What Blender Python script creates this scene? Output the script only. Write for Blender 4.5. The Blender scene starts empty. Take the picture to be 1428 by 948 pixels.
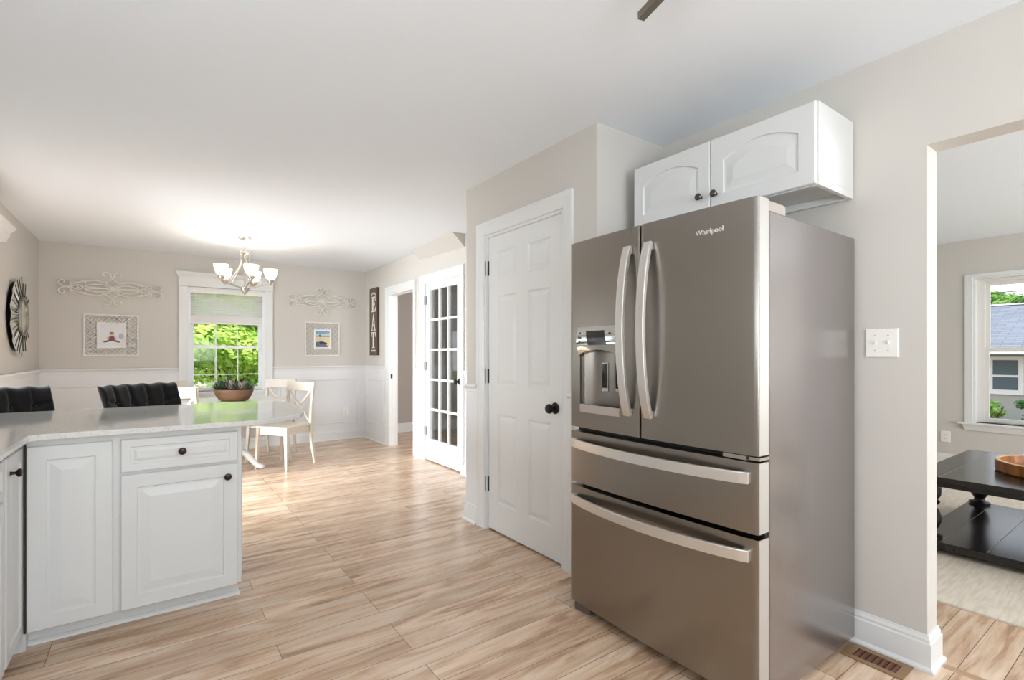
import bpy, bmesh, math, random
from mathutils import Vector, Matrix
random.seed(7)
R = math.radians
SC = bpy.context.scene
COL = SC.collection

# ---------------------------------------------------------------- camera
cam_d = bpy.data.cameras.new('camera')
cam = bpy.data.objects.new('camera', cam_d); COL.objects.link(cam)
cam.location = (0, 0, 1.22)
cam.rotation_euler = (R(90), 0, R(-35.66))
cam_d.sensor_width = 36.0
cam_d.lens = 696.0 / 1428.0 * 36.0
cam_d.shift_y = (494.3 - 474.0) / 1428.0
cam_d.clip_start = 0.02; cam_d.clip_end = 300
SC.camera = cam

# ---------------------------------------------------------------- world, sun, exposure
W = bpy.data.worlds.new('sky'); SC.world = W; W.use_nodes = True
nt = W.node_tree
bg = nt.nodes['Background']
tc = nt.nodes.new('ShaderNodeTexCoord'); sx = nt.nodes.new('ShaderNodeSeparateXYZ')
cr = nt.nodes.new('ShaderNodeValToRGB')
nt.links.new(tc.outputs['Generated'], sx.inputs[0]); nt.links.new(sx.outputs['Z'], cr.inputs[0])
cr.color_ramp.elements[0].position = 0.0; cr.color_ramp.elements[0].color = (0.93, 0.95, 0.97, 1)
cr.color_ramp.elements[1].position = 0.7; cr.color_ramp.elements[1].color = (0.62, 0.78, 1.0, 1)
nt.links.new(cr.outputs[0], bg.inputs[0]); bg.inputs[1].default_value = 1.6
SC.view_settings.view_transform = 'Standard'
SC.view_settings.look = 'None'
SC.view_settings.exposure = 0.1
SC.view_settings.gamma = 1.0
SC.view_settings.use_curve_mapping = False

def light(name, kind, loc, energy, color=(1, 1, 1), size=1.0, size_y=None, rot=(0, 0, 0)):
    d = bpy.data.lights.new(name, kind); d.energy = energy; d.color = color
    if kind == 'AREA':
        d.shape = 'RECTANGLE'; d.size = size; d.size_y = size_y or size
    elif kind == 'SUN': d.angle = size
    else: d.shadow_soft_size = size
    o = bpy.data.objects.new(name, d); COL.objects.link(o); o.location = loc; o.rotation_euler = rot
    return o
light('sun_light', 'SUN', (0, -20, 20), 4.2, (1.0, 0.95, 0.86), R(1.5), rot=(R(38), 0, R(-25)))
# fill lamps added out of view; the patio lamp is daylight through its door
light('kitchen_fill_light', 'AREA', (0.5, -2.42, 1.35), 98, (0.86, 0.94, 1.0), 2.0, 1.0, (R(142), 0, 0))  # added fill behind the camera, tilted up to brighten the ceiling
light('sink_fill_light', 'AREA', (-0.97, 0.2, 1.5), 19, (0.86, 0.94, 1.0), 1.4, 0.7, (R(150), 0, R(-60)))  # extra lamp on the unseen left wall, lifts the kitchen ceiling
pl_ = light('patio_door_daylight', 'AREA', (-2.1, 4.75, 0.95), 215, (0.88, 0.95, 1.0), 2.0, 1.5, (R(67), 0, R(-80)))
pl_.data.spread = R(118)
light('living_fill_light', 'AREA', (4.8, -2.90, 1.3), 118, (0.90, 0.96, 1.0), 2.6, 1.3, (R(122), 0, 0))  # added lamp out of view, brightens the living room
light('hallway_fill_light', 'AREA', (3.5, 3.40, 1.5), 42, (0.97, 0.98, 1.0), 1.0, 1.2, (R(90), 0, 0))  # lamp added inside the hall to light the wall seen through the doors
for n_, l_, r_, sx_, sy_ in (('dining_window_portal', (0.765, 7.40, 1.4), (R(-90), 0, 0), 0.85, 1.3), ('living_window_portal', (7.23, 0.836, 1.27), (R(90), 0, R(90)), 1.2, 1.5)):
    p_ = light(n_, 'AREA', l_, 1, (1, 1, 1), sx_, sy_, r_); p_.data.cycles.is_portal = True

# ---------------------------------------------------------------- materials
def lin(c):
    return tuple(((x / 255) / 12.92 if x / 255 <= 0.04045 else ((x / 255 + 0.055) / 1.055) ** 2.4) for x in c) + (1,)
def mat(name, col, rough=0.5, metal=0.0, emis=None, es=0.0, spec=0.5, coat=0.0, trans=0.0, bump=None, vary=None, aniso=0.0, ior=None):
    m = bpy.data.materials.new(name); m.use_nodes = True
    n = m.node_tree; b = n.nodes['Principled BSDF']
    c = lin(col); b.inputs['Base Color'].default_value = c
    b.inputs['Roughness'].default_value = rough; b.inputs['Metallic'].default_value = metal
    b.inputs['Specular IOR Level'].default_value = spec
    b.inputs['Coat Weight'].default_value = coat; b.inputs['Coat Roughness'].default_value = 0.12
    b.inputs['Transmission Weight'].default_value = trans
    b.inputs['Anisotropic'].default_value = aniso
    if ior: b.inputs['IOR'].default_value = ior
    if emis: b.inputs['Emission Color'].default_value = lin(emis); b.inputs['Emission Strength'].default_value = es
    t = n.nodes.new('ShaderNodeTexCoord')
    if bump:   # (scale xyz, strength, distance)
        mp = n.nodes.new('ShaderNodeMapping'); mp.inputs['Scale'].default_value = bump[0]
        ns = n.nodes.new('ShaderNodeTexNoise'); ns.inputs['Scale'].default_value = 1.0; ns.inputs['Detail'].default_value = 3
        bp = n.nodes.new('ShaderNodeBump'); bp.inputs['Strength'].default_value = bump[1]; bp.inputs['Distance'].default_value = bump[2]
        n.links.new(t.outputs['Object'], mp.inputs[0]); n.links.new(mp.outputs[0], ns.inputs[0])
        n.links.new(ns.outputs[0], bp.inputs['Height']); n.links.new(bp.outputs[0], b.inputs['Normal'])
    if vary:   # (scale xyz, other colour, lo, hi)
        mp = n.nodes.new('ShaderNodeMapping'); mp.inputs['Scale'].default_value = vary[0]
        ns = n.nodes.new('ShaderNodeTexNoise'); ns.inputs['Scale'].default_value = 1.0; ns.inputs['Detail'].default_value = 4
        rp = n.nodes.new('ShaderNodeValToRGB')
        rp.color_ramp.elements[0].position = vary[2]; rp.color_ramp.elements[0].color = c
        rp.color_ramp.elements[1].position = vary[3]; rp.color_ramp.elements[1].color = lin(vary[1])
        n.links.new(t.outputs['Object'], mp.inputs[0]); n.links.new(mp.outputs[0], ns.inputs[0])
        n.links.new(ns.outputs[0], rp.inputs[0]); n.links.new(rp.outputs[0], b.inputs['Base Color'])
    return m

M = {}
M['wall'] = mat('wall_paint', (209, 204, 197), 0.7, spec=0.25, bump=((60, 60, 60), 0.05, 0.001))
M['ceil'] = mat('ceiling_paint', (242, 246, 251), 0.85, spec=0.2)
M['trim'] = mat('white_trim_paint', (229, 229, 227), 0.35)
M['wains'] = mat('white_wainscot_paint', (232, 232, 233), 0.45)
M['cab'] = mat('white_cabinet_paint', (221, 221, 219), 0.38)
M['cabin'] = mat('cabinet_underside', (205, 206, 205), 0.6)
M['gap_shade'] = mat('shadowed_gap', (60, 55, 50), 0.9)
M['black'] = mat('black_metal', (16, 15, 14), 0.45, 0.0, spec=0.35)
M['bronze'] = mat('dark_bronze', (60, 50, 46), 0.28, 0.9)
M['pewter'] = mat('pewter', (96, 92, 88), 0.3, 0.9)
M['nickel'] = mat('brushed_nickel', (190, 184, 176), 0.3, 1.0)
M['steel'] = mat('stainless_steel', (152, 146, 139), 0.3, 1.0, bump=((2, 2, 300), 0.03, 0.0006), aniso=0.5)
M['steel_edge'] = mat('stainless_edge', (200, 196, 190), 0.4, 0.6)
M['handle'] = mat('satin_steel_handle', (226, 222, 217), 0.3, 0.85)
M['side'] = mat('fridge_side_grey', (152, 146, 144), 0.24, 0.8, bump=((70, 70, 26), 0.22, 0.0012))
M['chrome'] = mat('chrome', (205, 208, 206), 0.08, 1.0)
M['darkgap'] = mat('dark_gasket', (22, 20, 19), 0.7)
M['plastic'] = mat('taupe_plastic', (176, 165, 156), 0.5)
M['foot'] = mat('grey_foot_plastic', (98, 90, 84), 0.45)
M['screen'] = mat('dark_screen', (38, 34, 33), 0.08)
M['white_pl'] = mat('white_plastic', (243, 240, 234), 0.3)
M['cream_chair'] = mat('cream_chair_paint', (214, 204, 189), 0.4)
M['white_table'] = mat('white_table_paint', (230, 229, 227), 0.3)
M['velvet'] = mat('black_velvet', (28, 26, 26), 0.9, spec=0.15)
M['velvet'].node_tree.nodes['Principled BSDF'].inputs['Sheen Weight'].default_value = 0.25
M['darkwood'] = mat('dark_wood_leg', (48, 34, 26), 0.4)
M['blacktable'] = mat('black_distressed_wood', (30, 26, 24), 0.2, vary=((3, 14, 3), (44, 38, 34), 0.45, 0.75), bump=((6, 40, 6), 0.15, 0.001))
M['groove'] = mat('groove_reflection', (150, 142, 134), 0.5)  # pale tone stands in for reflections along the plank joints
M['blackpaint'] = mat('black_furniture_paint', (12, 11, 11), 0.4)
M['traywood'] = mat('amber_tray_wood', (176, 112, 50), 0.4, vary=((30, 30, 4), (120, 70, 28), 0.35, 0.7))
M['traytop'] = mat('pale_tray_rim', (214, 172, 120), 0.4)
M['rug'] = mat('cream_rug', (226, 214, 198), 0.95, spec=0.1, vary=((8, 60, 8), (212, 199, 181), 0.4, 0.65), bump=((90, 300, 90), 0.4, 0.002))
M['vent'] = mat('brown_vent_metal', (150, 118, 86), 0.45, 0.1)
M['ventdark'] = mat('vent_slot', (44, 24, 18), 0.7)
M['ventlouver'] = mat('louver_brown', (110, 66, 46), 0.5)
M['bowl'] = mat('brown_wood_bowl', (128, 90, 60), 0.6, vary=((5, 5, 26), (92, 62, 40), 0.35, 0.7))
M['succ_green'] = mat('dark_green_leaf', (52, 66, 48), 0.6, vary=((25, 25, 25), (84, 100, 70), 0.4, 0.7))
M['succ_pink'] = mat('dusty_pink_leaf', (150, 128, 120), 0.6, vary=((25, 25, 25), (112, 96, 84), 0.4, 0.7))
M['soil'] = mat('dark_soil', (40, 32, 26), 0.95)
M['ironwhite'] = mat('white_iron', (232, 226, 216), 0.5)
M['ironcap'] = mat('rust_tip', (92, 78, 66), 0.6)
M['frame'] = mat('white_lattice_frame', (238, 233, 226), 0.5)
M['signwood'] = mat('grey_brown_sign_wood', (112, 98, 84), 0.75, vary=((3, 3, 1.2), (92, 80, 68), 0.4, 0.6))
M['signdark'] = mat('sign_edge', (70, 56, 46), 0.8)
M['letter'] = mat('cream_letter', (240, 232, 216), 0.6)
M['mirror'] = mat('mirror_glass', (232, 232, 226), 0.2, 1.0)
M['mirrorframe'] = mat('dark_mirror_frame', (44, 42, 40), 0.35, 0.6)
M['mirrorbead'] = mat('antique_silver', (150, 148, 140), 0.3, 0.9)
M['blind'] = mat('white_blind_slat', (240, 237, 232), 0.5)
M['vinyl'] = mat('white_vinyl', (240, 240, 240), 0.35)
M['vinyl_l'] = mat('beige_white_vinyl', (228, 224, 218), 0.4)

def glass_mat(name, gl=0.08, tint=(1, 1, 1, 1)):
    m = bpy.data.materials.new(name); m.use_nodes = True; n = m.node_tree
    n.nodes.remove(n.nodes['Principled BSDF'])
    out = n.nodes['Material Output']; tr = n.nodes.new('ShaderNodeBsdfTransparent'); tr.inputs[0].default_value = tint
    g = n.nodes.new('ShaderNodeBsdfGlossy'); g.inputs['Roughness'].default_value = 0.01
    fr = n.nodes.new('ShaderNodeFresnel'); fr.inputs[0].default_value = 1.5
    mu = n.nodes.new('ShaderNodeMath'); mu.operation = 'MULTIPLY'; mu.inputs[1].default_value = gl / 0.04 * 0.6
    mx = n.nodes.new('ShaderNodeMixShader')
    n.links.new(fr.outputs[0], mu.inputs[0]); n.links.new(mu.outputs[0], mx.inputs[0])
    n.links.new(tr.outputs[0], mx.inputs[1]); n.links.new(g.outputs[0], mx.inputs[2]); n.links.new(mx.outputs[0], out.inputs[0])
    return m
M['glass'] = glass_mat('window_glass', 0.012)
M['doorglass'] = glass_mat('door_glass', 0.06, (0.96, 0.97, 0.975, 1))
M['shade'] = mat('frosted_shade_glass', (250, 240, 222), 0.35, emis=(255, 240, 214), es=1.15)

def floor_mat():
    m = bpy.data.materials.new('oak_plank_floor'); m.use_nodes = True; n = m.node_tree; b = n.nodes['Principled BSDF']
    L = n.links.new; N = n.nodes.new
    t = N('ShaderNodeTexCoord'); mp = N('ShaderNodeMapping'); mp.inputs['Location'].default_value = (0.35, 0.045, 0)
    L(t.outputs['Object'], mp.inputs[0])
    br = N('ShaderNodeTexBrick'); br.offset = 0.37; br.offset_frequency = 3; br.squash = 1
    br.inputs['Scale'].default_value = 1; br.inputs['Brick Width'].default_value = 1.22; br.inputs['Row Height'].default_value = 0.1225
    br.inputs['Mortar Size'].default_value = 0.0013; br.inputs['Mortar Smooth'].default_value = 0.1; br.inputs['Bias'].default_value = 0
    br.inputs['Color1'].default_value = (0, 0, 0, 1); br.inputs['Color2'].default_value = (1, 1, 1, 1); br.inputs['Mortar'].default_value = (0.5, 0.5, 0.5, 1)
    L(mp.outputs[0], br.inputs[0])
    # each plank gets its own slice of the grain
    cx = N('ShaderNodeCombineXYZ'); ml = N('ShaderNodeMath'); ml.operation = 'MULTIPLY'; ml.inputs[1].default_value = 37.0
    L(br.outputs['Color'], ml.inputs[0]); L(ml.outputs[0], cx.inputs[2]); L(ml.outputs[0], cx.inputs[0])
    ad = N('ShaderNodeVectorMath'); ad.operation = 'ADD'; L(mp.outputs[0], ad.inputs[0]); L(cx.outputs[0], ad.inputs[1])
    g1 = N('ShaderNodeMapping'); g1.inputs['Scale'].default_value = (1.3, 10, 1); L(ad.outputs[0], g1.inputs[0])
    n1 = N('ShaderNodeTexNoise'); n1.inputs['Scale'].default_value = 1.6; n1.inputs['Detail'].default_value = 6; n1.inputs['Roughness'].default_value = 0.6; n1.inputs['Distortion'].default_value = 0.9
    L(g1.outputs[0], n1.inputs[0])
    r1 = N('ShaderNodeValToRGB'); e = r1.color_ramp
    e.elements[0].position = 0.30; e.elements[0].color = lin((162, 126, 98)); e.elements[1].position = 0.62; e.elements[1].color = lin((236, 212, 186))
    k = e.elements.new(0.47); k.color = lin((216, 183, 152))
    L(n1.outputs[0], r1.inputs[0])
    g2 = N('ShaderNodeMapping'); g2.inputs['Scale'].default_value = (3, 90, 1); L(ad.outputs[0], g2.inputs[0])
    n2 = N('ShaderNodeTexNoise'); n2.inputs['Scale'].default_value = 1; n2.inputs['Detail'].default_value = 4; L(g2.outputs[0], n2.inputs[0])
    r2 = N('ShaderNodeValToRGB'); r2.color_ramp.elements[0].position = 0.3; r2.color_ramp.elements[0].color = (0.90, 0.885, 0.87, 1); r2.color_ramp.elements[1].position = 0.62; r2.color_ramp.elements[1].color = (1.03, 1.03, 1.03, 1)
    L(n2.outputs[0], r2.inputs[0])
    m1 = N('ShaderNodeMix'); m1.data_type = 'RGBA'; m1.blend_type = 'MULTIPLY'; m1.inputs[0].default_value = 1; L(r1.outputs[0], m1.inputs[6]); L(r2.outputs[0], m1.inputs[7])
    # plank to plank tone
    r3 = N('ShaderNodeValToRGB'); r3.color_ramp.elements[0].color = (0.83, 0.80, 0.78, 1); r3.color_ramp.elements[1].color = (1.06, 1.05, 1.05, 1)
    L(br.outputs['Color'], r3.inputs[0])
    m2 = N('ShaderNodeMix'); m2.data_type = 'RGBA'; m2.blend_type = 'MULTIPLY'; m2.inputs[0].default_value = 1; L(m1.outputs[2], m2.inputs[6]); L(r3.outputs[0], m2.inputs[7])
    m3 = N('ShaderNodeMix'); m3.data_type = 'RGBA'; L(br.outputs['Fac'], m3.inputs[0]); L(m2.outputs[2], m3.inputs[6]); m3.inputs[7].default_value = lin((112, 82, 60))
    L(m3.outputs[2], b.inputs['Base Color'])
    b.inputs['Roughness'].default_value = 0.25; b.inputs['Specular IOR Level'].default_value = 0.8
    bp = N('ShaderNodeBump'); bp.inputs['Strength'].default_value = 0.12; bp.inputs['Distance'].default_value = 0.001
    L(n2.outputs[0], bp.inputs['Height']); L(bp.outputs[0], b.inputs['Normal'])
    return m
M['floor'] = floor_mat()
M['quartz'] = mat('white_quartz', (226, 224, 220), 0.07, spec=0.6, vary=((140, 140, 140), (196, 193, 188), 0.5, 0.75))

# ---------------------------------------------------------------- mesh helpers
def BM(): return bmesh.new()
def obj(name, bm, m, parent=None, loc=None, rotz=0.0, bevel=0.0, smooth=False, seg=2):
    me = bpy.data.meshes.new(name); bmesh.ops.recalc_face_normals(bm, faces=bm.faces[:]); bm.to_mesh(me); bm.free()
    for x in (m if isinstance(m, list) else [m]): me.materials.append(x)
    if smooth:
        for p in me.polygons: p.use_smooth = True
    o = bpy.data.objects.new(name, me); COL.objects.link(o)
    if smooth == 'auto':
        try: me.set_sharp_from_angle(angle=R(35))
        except Exception: pass
    if parent: o.parent = parent
    if loc: o.location = loc
    if rotz: o.rotation_euler = (0, 0, rotz)
    if bevel:
        b = o.modifiers.new('bevel', 'BEVEL'); b.width = bevel; b.segments = seg; b.limit_method = 'ANGLE'; b.angle_limit = R(40)
    return o
def tag(o, label=None, cat=None, group=None, kind=None):
    if label: o['label'] = label
    if cat: o['category'] = cat
    if group: o['group'] = group
    if kind: o['kind'] = kind
    return o
def thing(name, label, cat, loc=(0, 0, 0), rotz=0.0, group=None):
    o = bpy.data.objects.new(name, None); COL.objects.link(o); o.empty_display_size = 0.1
    o.location = loc; o.rotation_euler = (0, 0, rotz); return tag(o, label, cat, group)
def struct(name, bm, m, parent=None, **k):
    o = obj(name, bm, m, parent, **k)
    if not parent: o['kind'] = 'structure'
    return o
def copy_tree(root, loc, rotz, label, group=None):
    def cp(o, par):
        c = o.copy(); COL.objects.link(c)
        if par: c.parent = par
        for ch in [q for q in bpy.data.objects if q.parent == o]: cp(ch, c)
        return c
    r = cp(root, None); r.location = loc; r.rotation_euler = (0, 0, rotz); r['label'] = label
    if group: r['group'] = group
    return r
def box(bm, x0, x1, y0, y1, z0, z1, mi=0, mtx=None):
    v = [bm.verts.new((x, y, z)) for x in (x0, x1) for y in (y0, y1) for z in (z0, z1)]
    if mtx:
        for q in v: q.co = mtx @ q.co
    fs = [(0, 1, 3, 2), (4, 6, 7, 5), (0, 4, 5, 1), (2, 3, 7, 6), (0, 2, 6, 4), (1, 5, 7, 3)]
    for f in fs:
        k = bm.faces.new([v[i] for i in f]); k.material_index = mi
    return v
def hexa(bm, bot, top, mi=0):          # two quads of points joined
    a = [bm.verts.new(p) for p in bot]; b = [bm.verts.new(p) for p in top]; n = len(a)
    bm.faces.new(a[::-1]).material_index = mi; bm.faces.new(b).material_index = mi
    for i in range(n): bm.faces.new((a[i], a[(i + 1) % n], b[(i + 1) % n], b[i])).material_index = mi
def loft(bm, loops, cap0=True, cap1=True, mi=0, closed=True):
    vs = [[bm.verts.new(p) for p in l] for l in loops]; n = len(vs[0])
    for a, b in zip(vs, vs[1:]):
        for i in range(n if closed else n - 1):
            bm.faces.new((a[i], a[(i + 1) % n], b[(i + 1) % n], b[i])).material_index = mi
    if cap0: bm.faces.new(vs[0][::-1]).material_index = mi
    if cap1: bm.faces.new(vs[-1]).material_index = mi
    return vs
def lathe(bm, prof, seg=24, c=(0, 0, 0), axis='Z', mi=0, sx=1, sy=1):
    loops = []
    for r, z in prof:
        r = max(r, 1e-5); l = []
        for k in range(seg):
            a = 2 * math.pi * k / seg; p = (r * math.cos(a) * sx, r * math.sin(a) * sy, z)
            if axis == 'Y': p = (p[0], p[2], p[1])
            if axis == 'X': p = (p[2], p[0], p[1])
            l.append((p[0] + c[0], p[1] + c[1], p[2] + c[2]))
        loops.append(l)
    loft(bm, loops, mi=mi)
def tube(bm, pts, r, seg=8, mi=0, closed=False, flat=1.0):
    P = [Vector(p) for p in pts]; n = len(P); loops = []; up = None
    for i in range(n):
        if closed: t = (P[(i + 1) % n] - P[i - 1]).normalized()
        else: t = (P[min(i + 1, n - 1)] - P[max(i - 1, 0)]).normalized()
        if up is None:
            up = Vector((0, 0, 1)) if abs(t.z) < 0.9 else Vector((0, 1, 0))
        u = (up - t * up.dot(t)).normalized(); up = u; w = t.cross(u)
        rr = r[i] if isinstance(r, (list, tuple)) else r
        loops.append([tuple(P[i] + (u * math.cos(2 * math.pi * k / seg) + w * math.sin(2 * math.pi * k / seg) * flat) * rr) for k in range(seg)])
    if closed: loops.append(loops[0]); loft(bm, loops, False, False, mi)
    else: loft(bm, loops, mi=mi)
def sweep(bm, pts, sides, hw, ht, mi=0):  # rectangular bar: 'sides' is the constant wide direction
    P = [Vector(p) for p in pts]; s = Vector(sides).normalized(); loops = []
    for i in range(len(P)):
        t = (P[min(i + 1, len(P) - 1)] - P[max(i - 1, 0)]).normalized(); u = t.cross(s).normalized()
        loops.append([tuple(P[i] + s * a * hw + u * b * ht) for a, b in ((-1, -1), (1, -1), (1, 1), (-1, 1))])
    loft(bm, loops, mi=mi)
def ploop(x0, x1, z0, z1, y, arch=0.0, n=12):
    l = [(x0, y, z0), (x1, y, z0)]
    for i in range(n + 1):
        t = i / n; l.append((x1 + (x0 - x1) * t, y, z1 - arch * (2 * t - 1) ** 2))
    return l
def raised_front(bm, x0, x1, z0, z1, th=0.02, fw=0.058, arch=0.0, gr=0.006, raise_w=0.035):
    n = 12 if arch else 2
    prof = [(0, th, 0), (0, 0.004, 0), (0.004, 0, 0), (fw, 0, arch), (fw + 0.004, gr, arch), (fw + 0.013, gr, arch), (fw + 0.013 + raise_w, 0.001, arch)]
    loft(bm, [ploop(x0 + i, x1 - i, z0 + i, z1 - i, y, a, n) for i, y, a in prof])
def wall_x(bm, X0, X1, y0, y1, z0, z1, holes=()):   # slab between X0 and X1, spans y; holes (ya,yb,za,zb)
    hs = sorted(holes); cur = y0
    for a, b, c, d in hs:
        if a > cur: box(bm, X0, X1, cur, a, z0, z1)
        if c > z0: box(bm, X0, X1, a, b, z0, c)
        if d < z1: box(bm, X0, X1, a, b, d, z1)
        cur = b
    if cur < y1: box(bm, X0, X1, cur, y1, z0, z1)
def wall_y(bm, Y0, Y1, x0, x1, z0, z1, holes=()):
    hs = sorted(holes); cur = x0
    for a, b, c, d in hs:
        if a > cur: box(bm, cur, a, Y0, Y1, z0, z1)
        if c > z0: box(bm, a, b, Y0, Y1, z0, c)
        if d < z1: box(bm, a, b, Y0, Y1, d, z1)
        cur = b
    if cur < x1: box(bm, cur, x1, Y0, Y1, z0, z1)
BASEP = [(0, 0), (0.026, 0), (0.026, 0.010), (0.015, 0.020), (0.015, 0.104), (0.010, 0.110), (0.011, 0.119), (0.005, 0.131), (0.004, 0.137), (0, 0.137)]
RAILP = [(0, 0), (0.006, 0), (0.010, 0.010), (0.012, 0.026), (0.020, 0.036), (0.030, 0.044), (0.031, 0.058), (0, 0.060)]
def molding(bm, p0, p1, nrm, prof, z=0.0, m0=0.0, m1=0.0):   # m0/m1: mitre: end shifts by m*d along the run
    p0 = Vector((*p0, 0)); p1 = Vector((*p1, 0)); t = (p1 - p0).normalized(); n = Vector((*nrm, 0)); loops = []
    for P, s in ((p0, m0), (p1, m1)):
        loops.append([tuple(P + n * d + t * (s * d) + Vector((0, 0, z + h))) for d, h in prof])
    loft(bm, loops)

# ================================================================ STRUCTURE
H = 2.44
bm = BM(); box(bm, -1.12, 7.5, -2.75, 7.7, -0.12, 0.0); struct('floor', bm, M['floor'])
bm = BM(); box(bm, -1.12, 7.3, -2.75, 7.55, H, H + 0.15); struct('ceiling', bm, M['ceil'])
# dining room far wall with its window
WX0, WX1, WZ0, WZ1 = 0.34, 1.19, 0.76, 2.055
bm = BM(); wall_y(bm, 7.27, 7.42, -1.0, 2.67, 0, H, [(WX0, WX1, WZ0, WZ1)]); struct('wall_far', bm, M['wall'])
bm = BM(); wall_x(bm, -1.12, -1.0, -2.75, 7.42, 0, H, [(-0.65, 1.05, 1.1, 2.05), (4.10, 5.36, 0.0, 2.0)]); struct('wall_left', bm, M['wall'])
bm = BM(); wall_y(bm, -2.6, -2.48, -1.0, 2.43, 0, H, [(-0.5, 1.5, 0.9, 2.2)]); struct('wall_back', bm, M['wall'])
bm = BM(); wall_x(bm, 2.55, 2.67, 3.335, 7.27, 0, H, [(4.455, 5.305, 0, 2.05), (5.60, 6.38, 0, 2.03)]); struct('wall_right_dining', bm, M['wall'])
bm = BM()
wall_x(bm, 1.89, 2.0, 1.87, 3.215, 0, H, [(2.135, 2.962, 0, 2.05)])
box(bm, 2.0, 2.55, 3.115, 3.215, 0, H); box(bm, 2.0, 2.43, 1.87, 1.97, 0, H); box(bm, 2.55, 2.67, 3.115, 3.335, 0, H)
struct('wall_right_pantry', bm, M['wall'])
bm = BM(); wall_x(bm, 2.43, 2.545, 0.632, 3.115, 0, H); wall_x(bm, 2.43, 2.545, -0.75, 0.632, 2.03, H); wall_x(bm, 2.43, 2.545, -2.6, -0.75, 0, H)
struct('wall_right_kitchen', bm, M['wall'])
LY0, LY1, LZ0, LZ1 = 0.22, 1.452, 0.50, 2.035
bm = BM(); wall_x(bm, 7.06, 7.24, -3.1, 3.3, 0, H, [(LY0, LY1, LZ0, LZ1)]); struct('wall_living_far', bm, M['wall'])
bm = BM(); wall_y(bm, 3.2, 3.32, 2.67, 7.06, 0, H); struct('wall_living_left', bm, M['wall'])
bm = BM(); wall_y(bm, -3.1, -2.98, 2.545, 7.06, 0, H, [(3.5, 6.1, 0.6, 2.2)]); box(bm, 2.43, 2.545, -3.1, -2.6, 0, H); struct('wall_living_back', bm, M['wall'])
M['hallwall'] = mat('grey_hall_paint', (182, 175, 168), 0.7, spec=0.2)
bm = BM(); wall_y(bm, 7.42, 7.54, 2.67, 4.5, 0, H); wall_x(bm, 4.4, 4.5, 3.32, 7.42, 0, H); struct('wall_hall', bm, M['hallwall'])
# sloped chamfer above the glazed door (the underside of a stair)
bm = BM(); hexa(bm, [(2.549, 4.37, 2.305), (2.549, 4.37, 2.4395), (2.405, 4.37, 2.4395)], [(2.549, 5.42, 2.335), (2.549, 5.42, 2.4395), (2.44, 5.42, 2.4395)])
struct('wall_stair_slope', bm, M['wall'])

# baseboards
def base(name, segs, z=0.0):
    bm = BM()
    for s in segs: molding(bm, *s[:3], BASEP, z, *(s[3:] if len(s) > 3 else ()))
    return struct(name, bm, M['trim'])
base('baseboard_far', [((-1.0, 7.27), (2.55, 7.27), (0, -1))])
base('baseboard_left', [((-1.0, 5.42), (-1.0, 7.27), (1, 0)), ((-1.0, 3.5), (-1.0, 4.04), (1, 0))])
base('baseboard_right', [((2.55, 6.475), (2.55, 7.27), (-1, 0)), ((2.55, 5.375), (2.55, 5.51), (-1, 0)), ((2.55, 3.215), (2.55, 4.385), (-1, 0)),
     ((1.89, 3.055), (1.89, 3.215), (-1, 0), 0, 1), ((1.89, 3.215), (2.55, 3.215), (0, 1), -1, 0), ((1.89, 1.87), (1.89, 2.045), (-1, 0), -1, 0), ((1.89, 1.87), (2.43, 1.87), (0, -1), -1, 0)])
base('baseboard_kitchen', [((2.43, 0.632), (2.43, 1.87), (-1, 0), -1, 0), ((2.43, 0.632), (2.545, 0.632), (0, -1), -1, 1), ((2.43, -2.48), (2.43, -0.75), (-1, 0))])
base('baseboard_living', [((7.06, -2.98), (7.06, 3.2), (-1, 0))])
base('baseboard_hall', [((2.67, 7.42), (4.4, 7.42), (0, -1)), ((4.4, 3.4), (4.4, 7.4), (-1, 0))])

# chair rails and wainscot
def rectmold(bm, o, t, n, a0, a1, z0, z1, w=0.022, h=0.011):   # picture-frame moulding on plane o + t*a + n*d
    def P(a, d, z): return (o[0] + t[0] * a + n[0] * d, o[1] + t[1] * a + n[1] * d, z)
    loops = []
    for ins, d in ((0, 0.003), (0.002, h * 0.7), (w * 0.4, h), (w * 0.8, h * 0.55), (w, 0.003)):
        loops.append([P(a0 + ins, d, z0 + ins), P(a1 - ins, d, z0 + ins), P(a1 - ins, d, z1 - ins), P(a0 + ins, d, z1 - ins)])
    loft(bm, loops, False, False)
def wains(name, o, t, n, spans, panels, zr=1.0, m=(0, 0)):
    bm = BM()
    for a0, a1 in spans:
        p = [(o[0] + t[0] * a + n[0] * d, o[1] + t[1] * a + n[1] * d) for a in (a0, a1) for d in (0.0, 0.004)]
        x0, x1 = min(q[0] for q in p), max(q[0] for q in p); y0, y1 = min(q[1] for q in p), max(q[1] for q in p)
        box(bm, x0, x1, y0, y1, 0.137, zr)
        molding(bm, (o[0] + t[0] * a0, o[1] + t[1] * a0), (o[0] + t[0] * a1, o[1] + t[1] * a1), n, RAILP, zr, *m)
    for a0, a1, z0, z1 in panels: rectmold(bm, o, t, n, a0, a1, z0, z1)
    return struct(name, bm, M['wains'])
wains('trim_1', (0, 7.27), (1, 0), (0, -1), [(-1.0, 0.245), (1.285, 2.55)], [(-0.915, 0.16, 0.235, 0.87), (1.37, 2.43, 0.235, 0.87)])
wains('trim_2', (-1.0, 0), (0, 1), (1, 0), [(5.42, 7.27)], [(5.56, 7.16, 0.235, 0.87)])
wains('trim_3', (2.55, 0), (0, 1), (-1, 0), [(6.475, 7.27), (5.375, 5.51), (3.4, 4.385)], [(6.545, 7.185, 0.235, 0.87)])
wains('trim_4', (1.89, 0), (0, 1), (-1, 0), [(3.04, 3.215), (1.87, 2.08)], [], zr=0.945)

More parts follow.
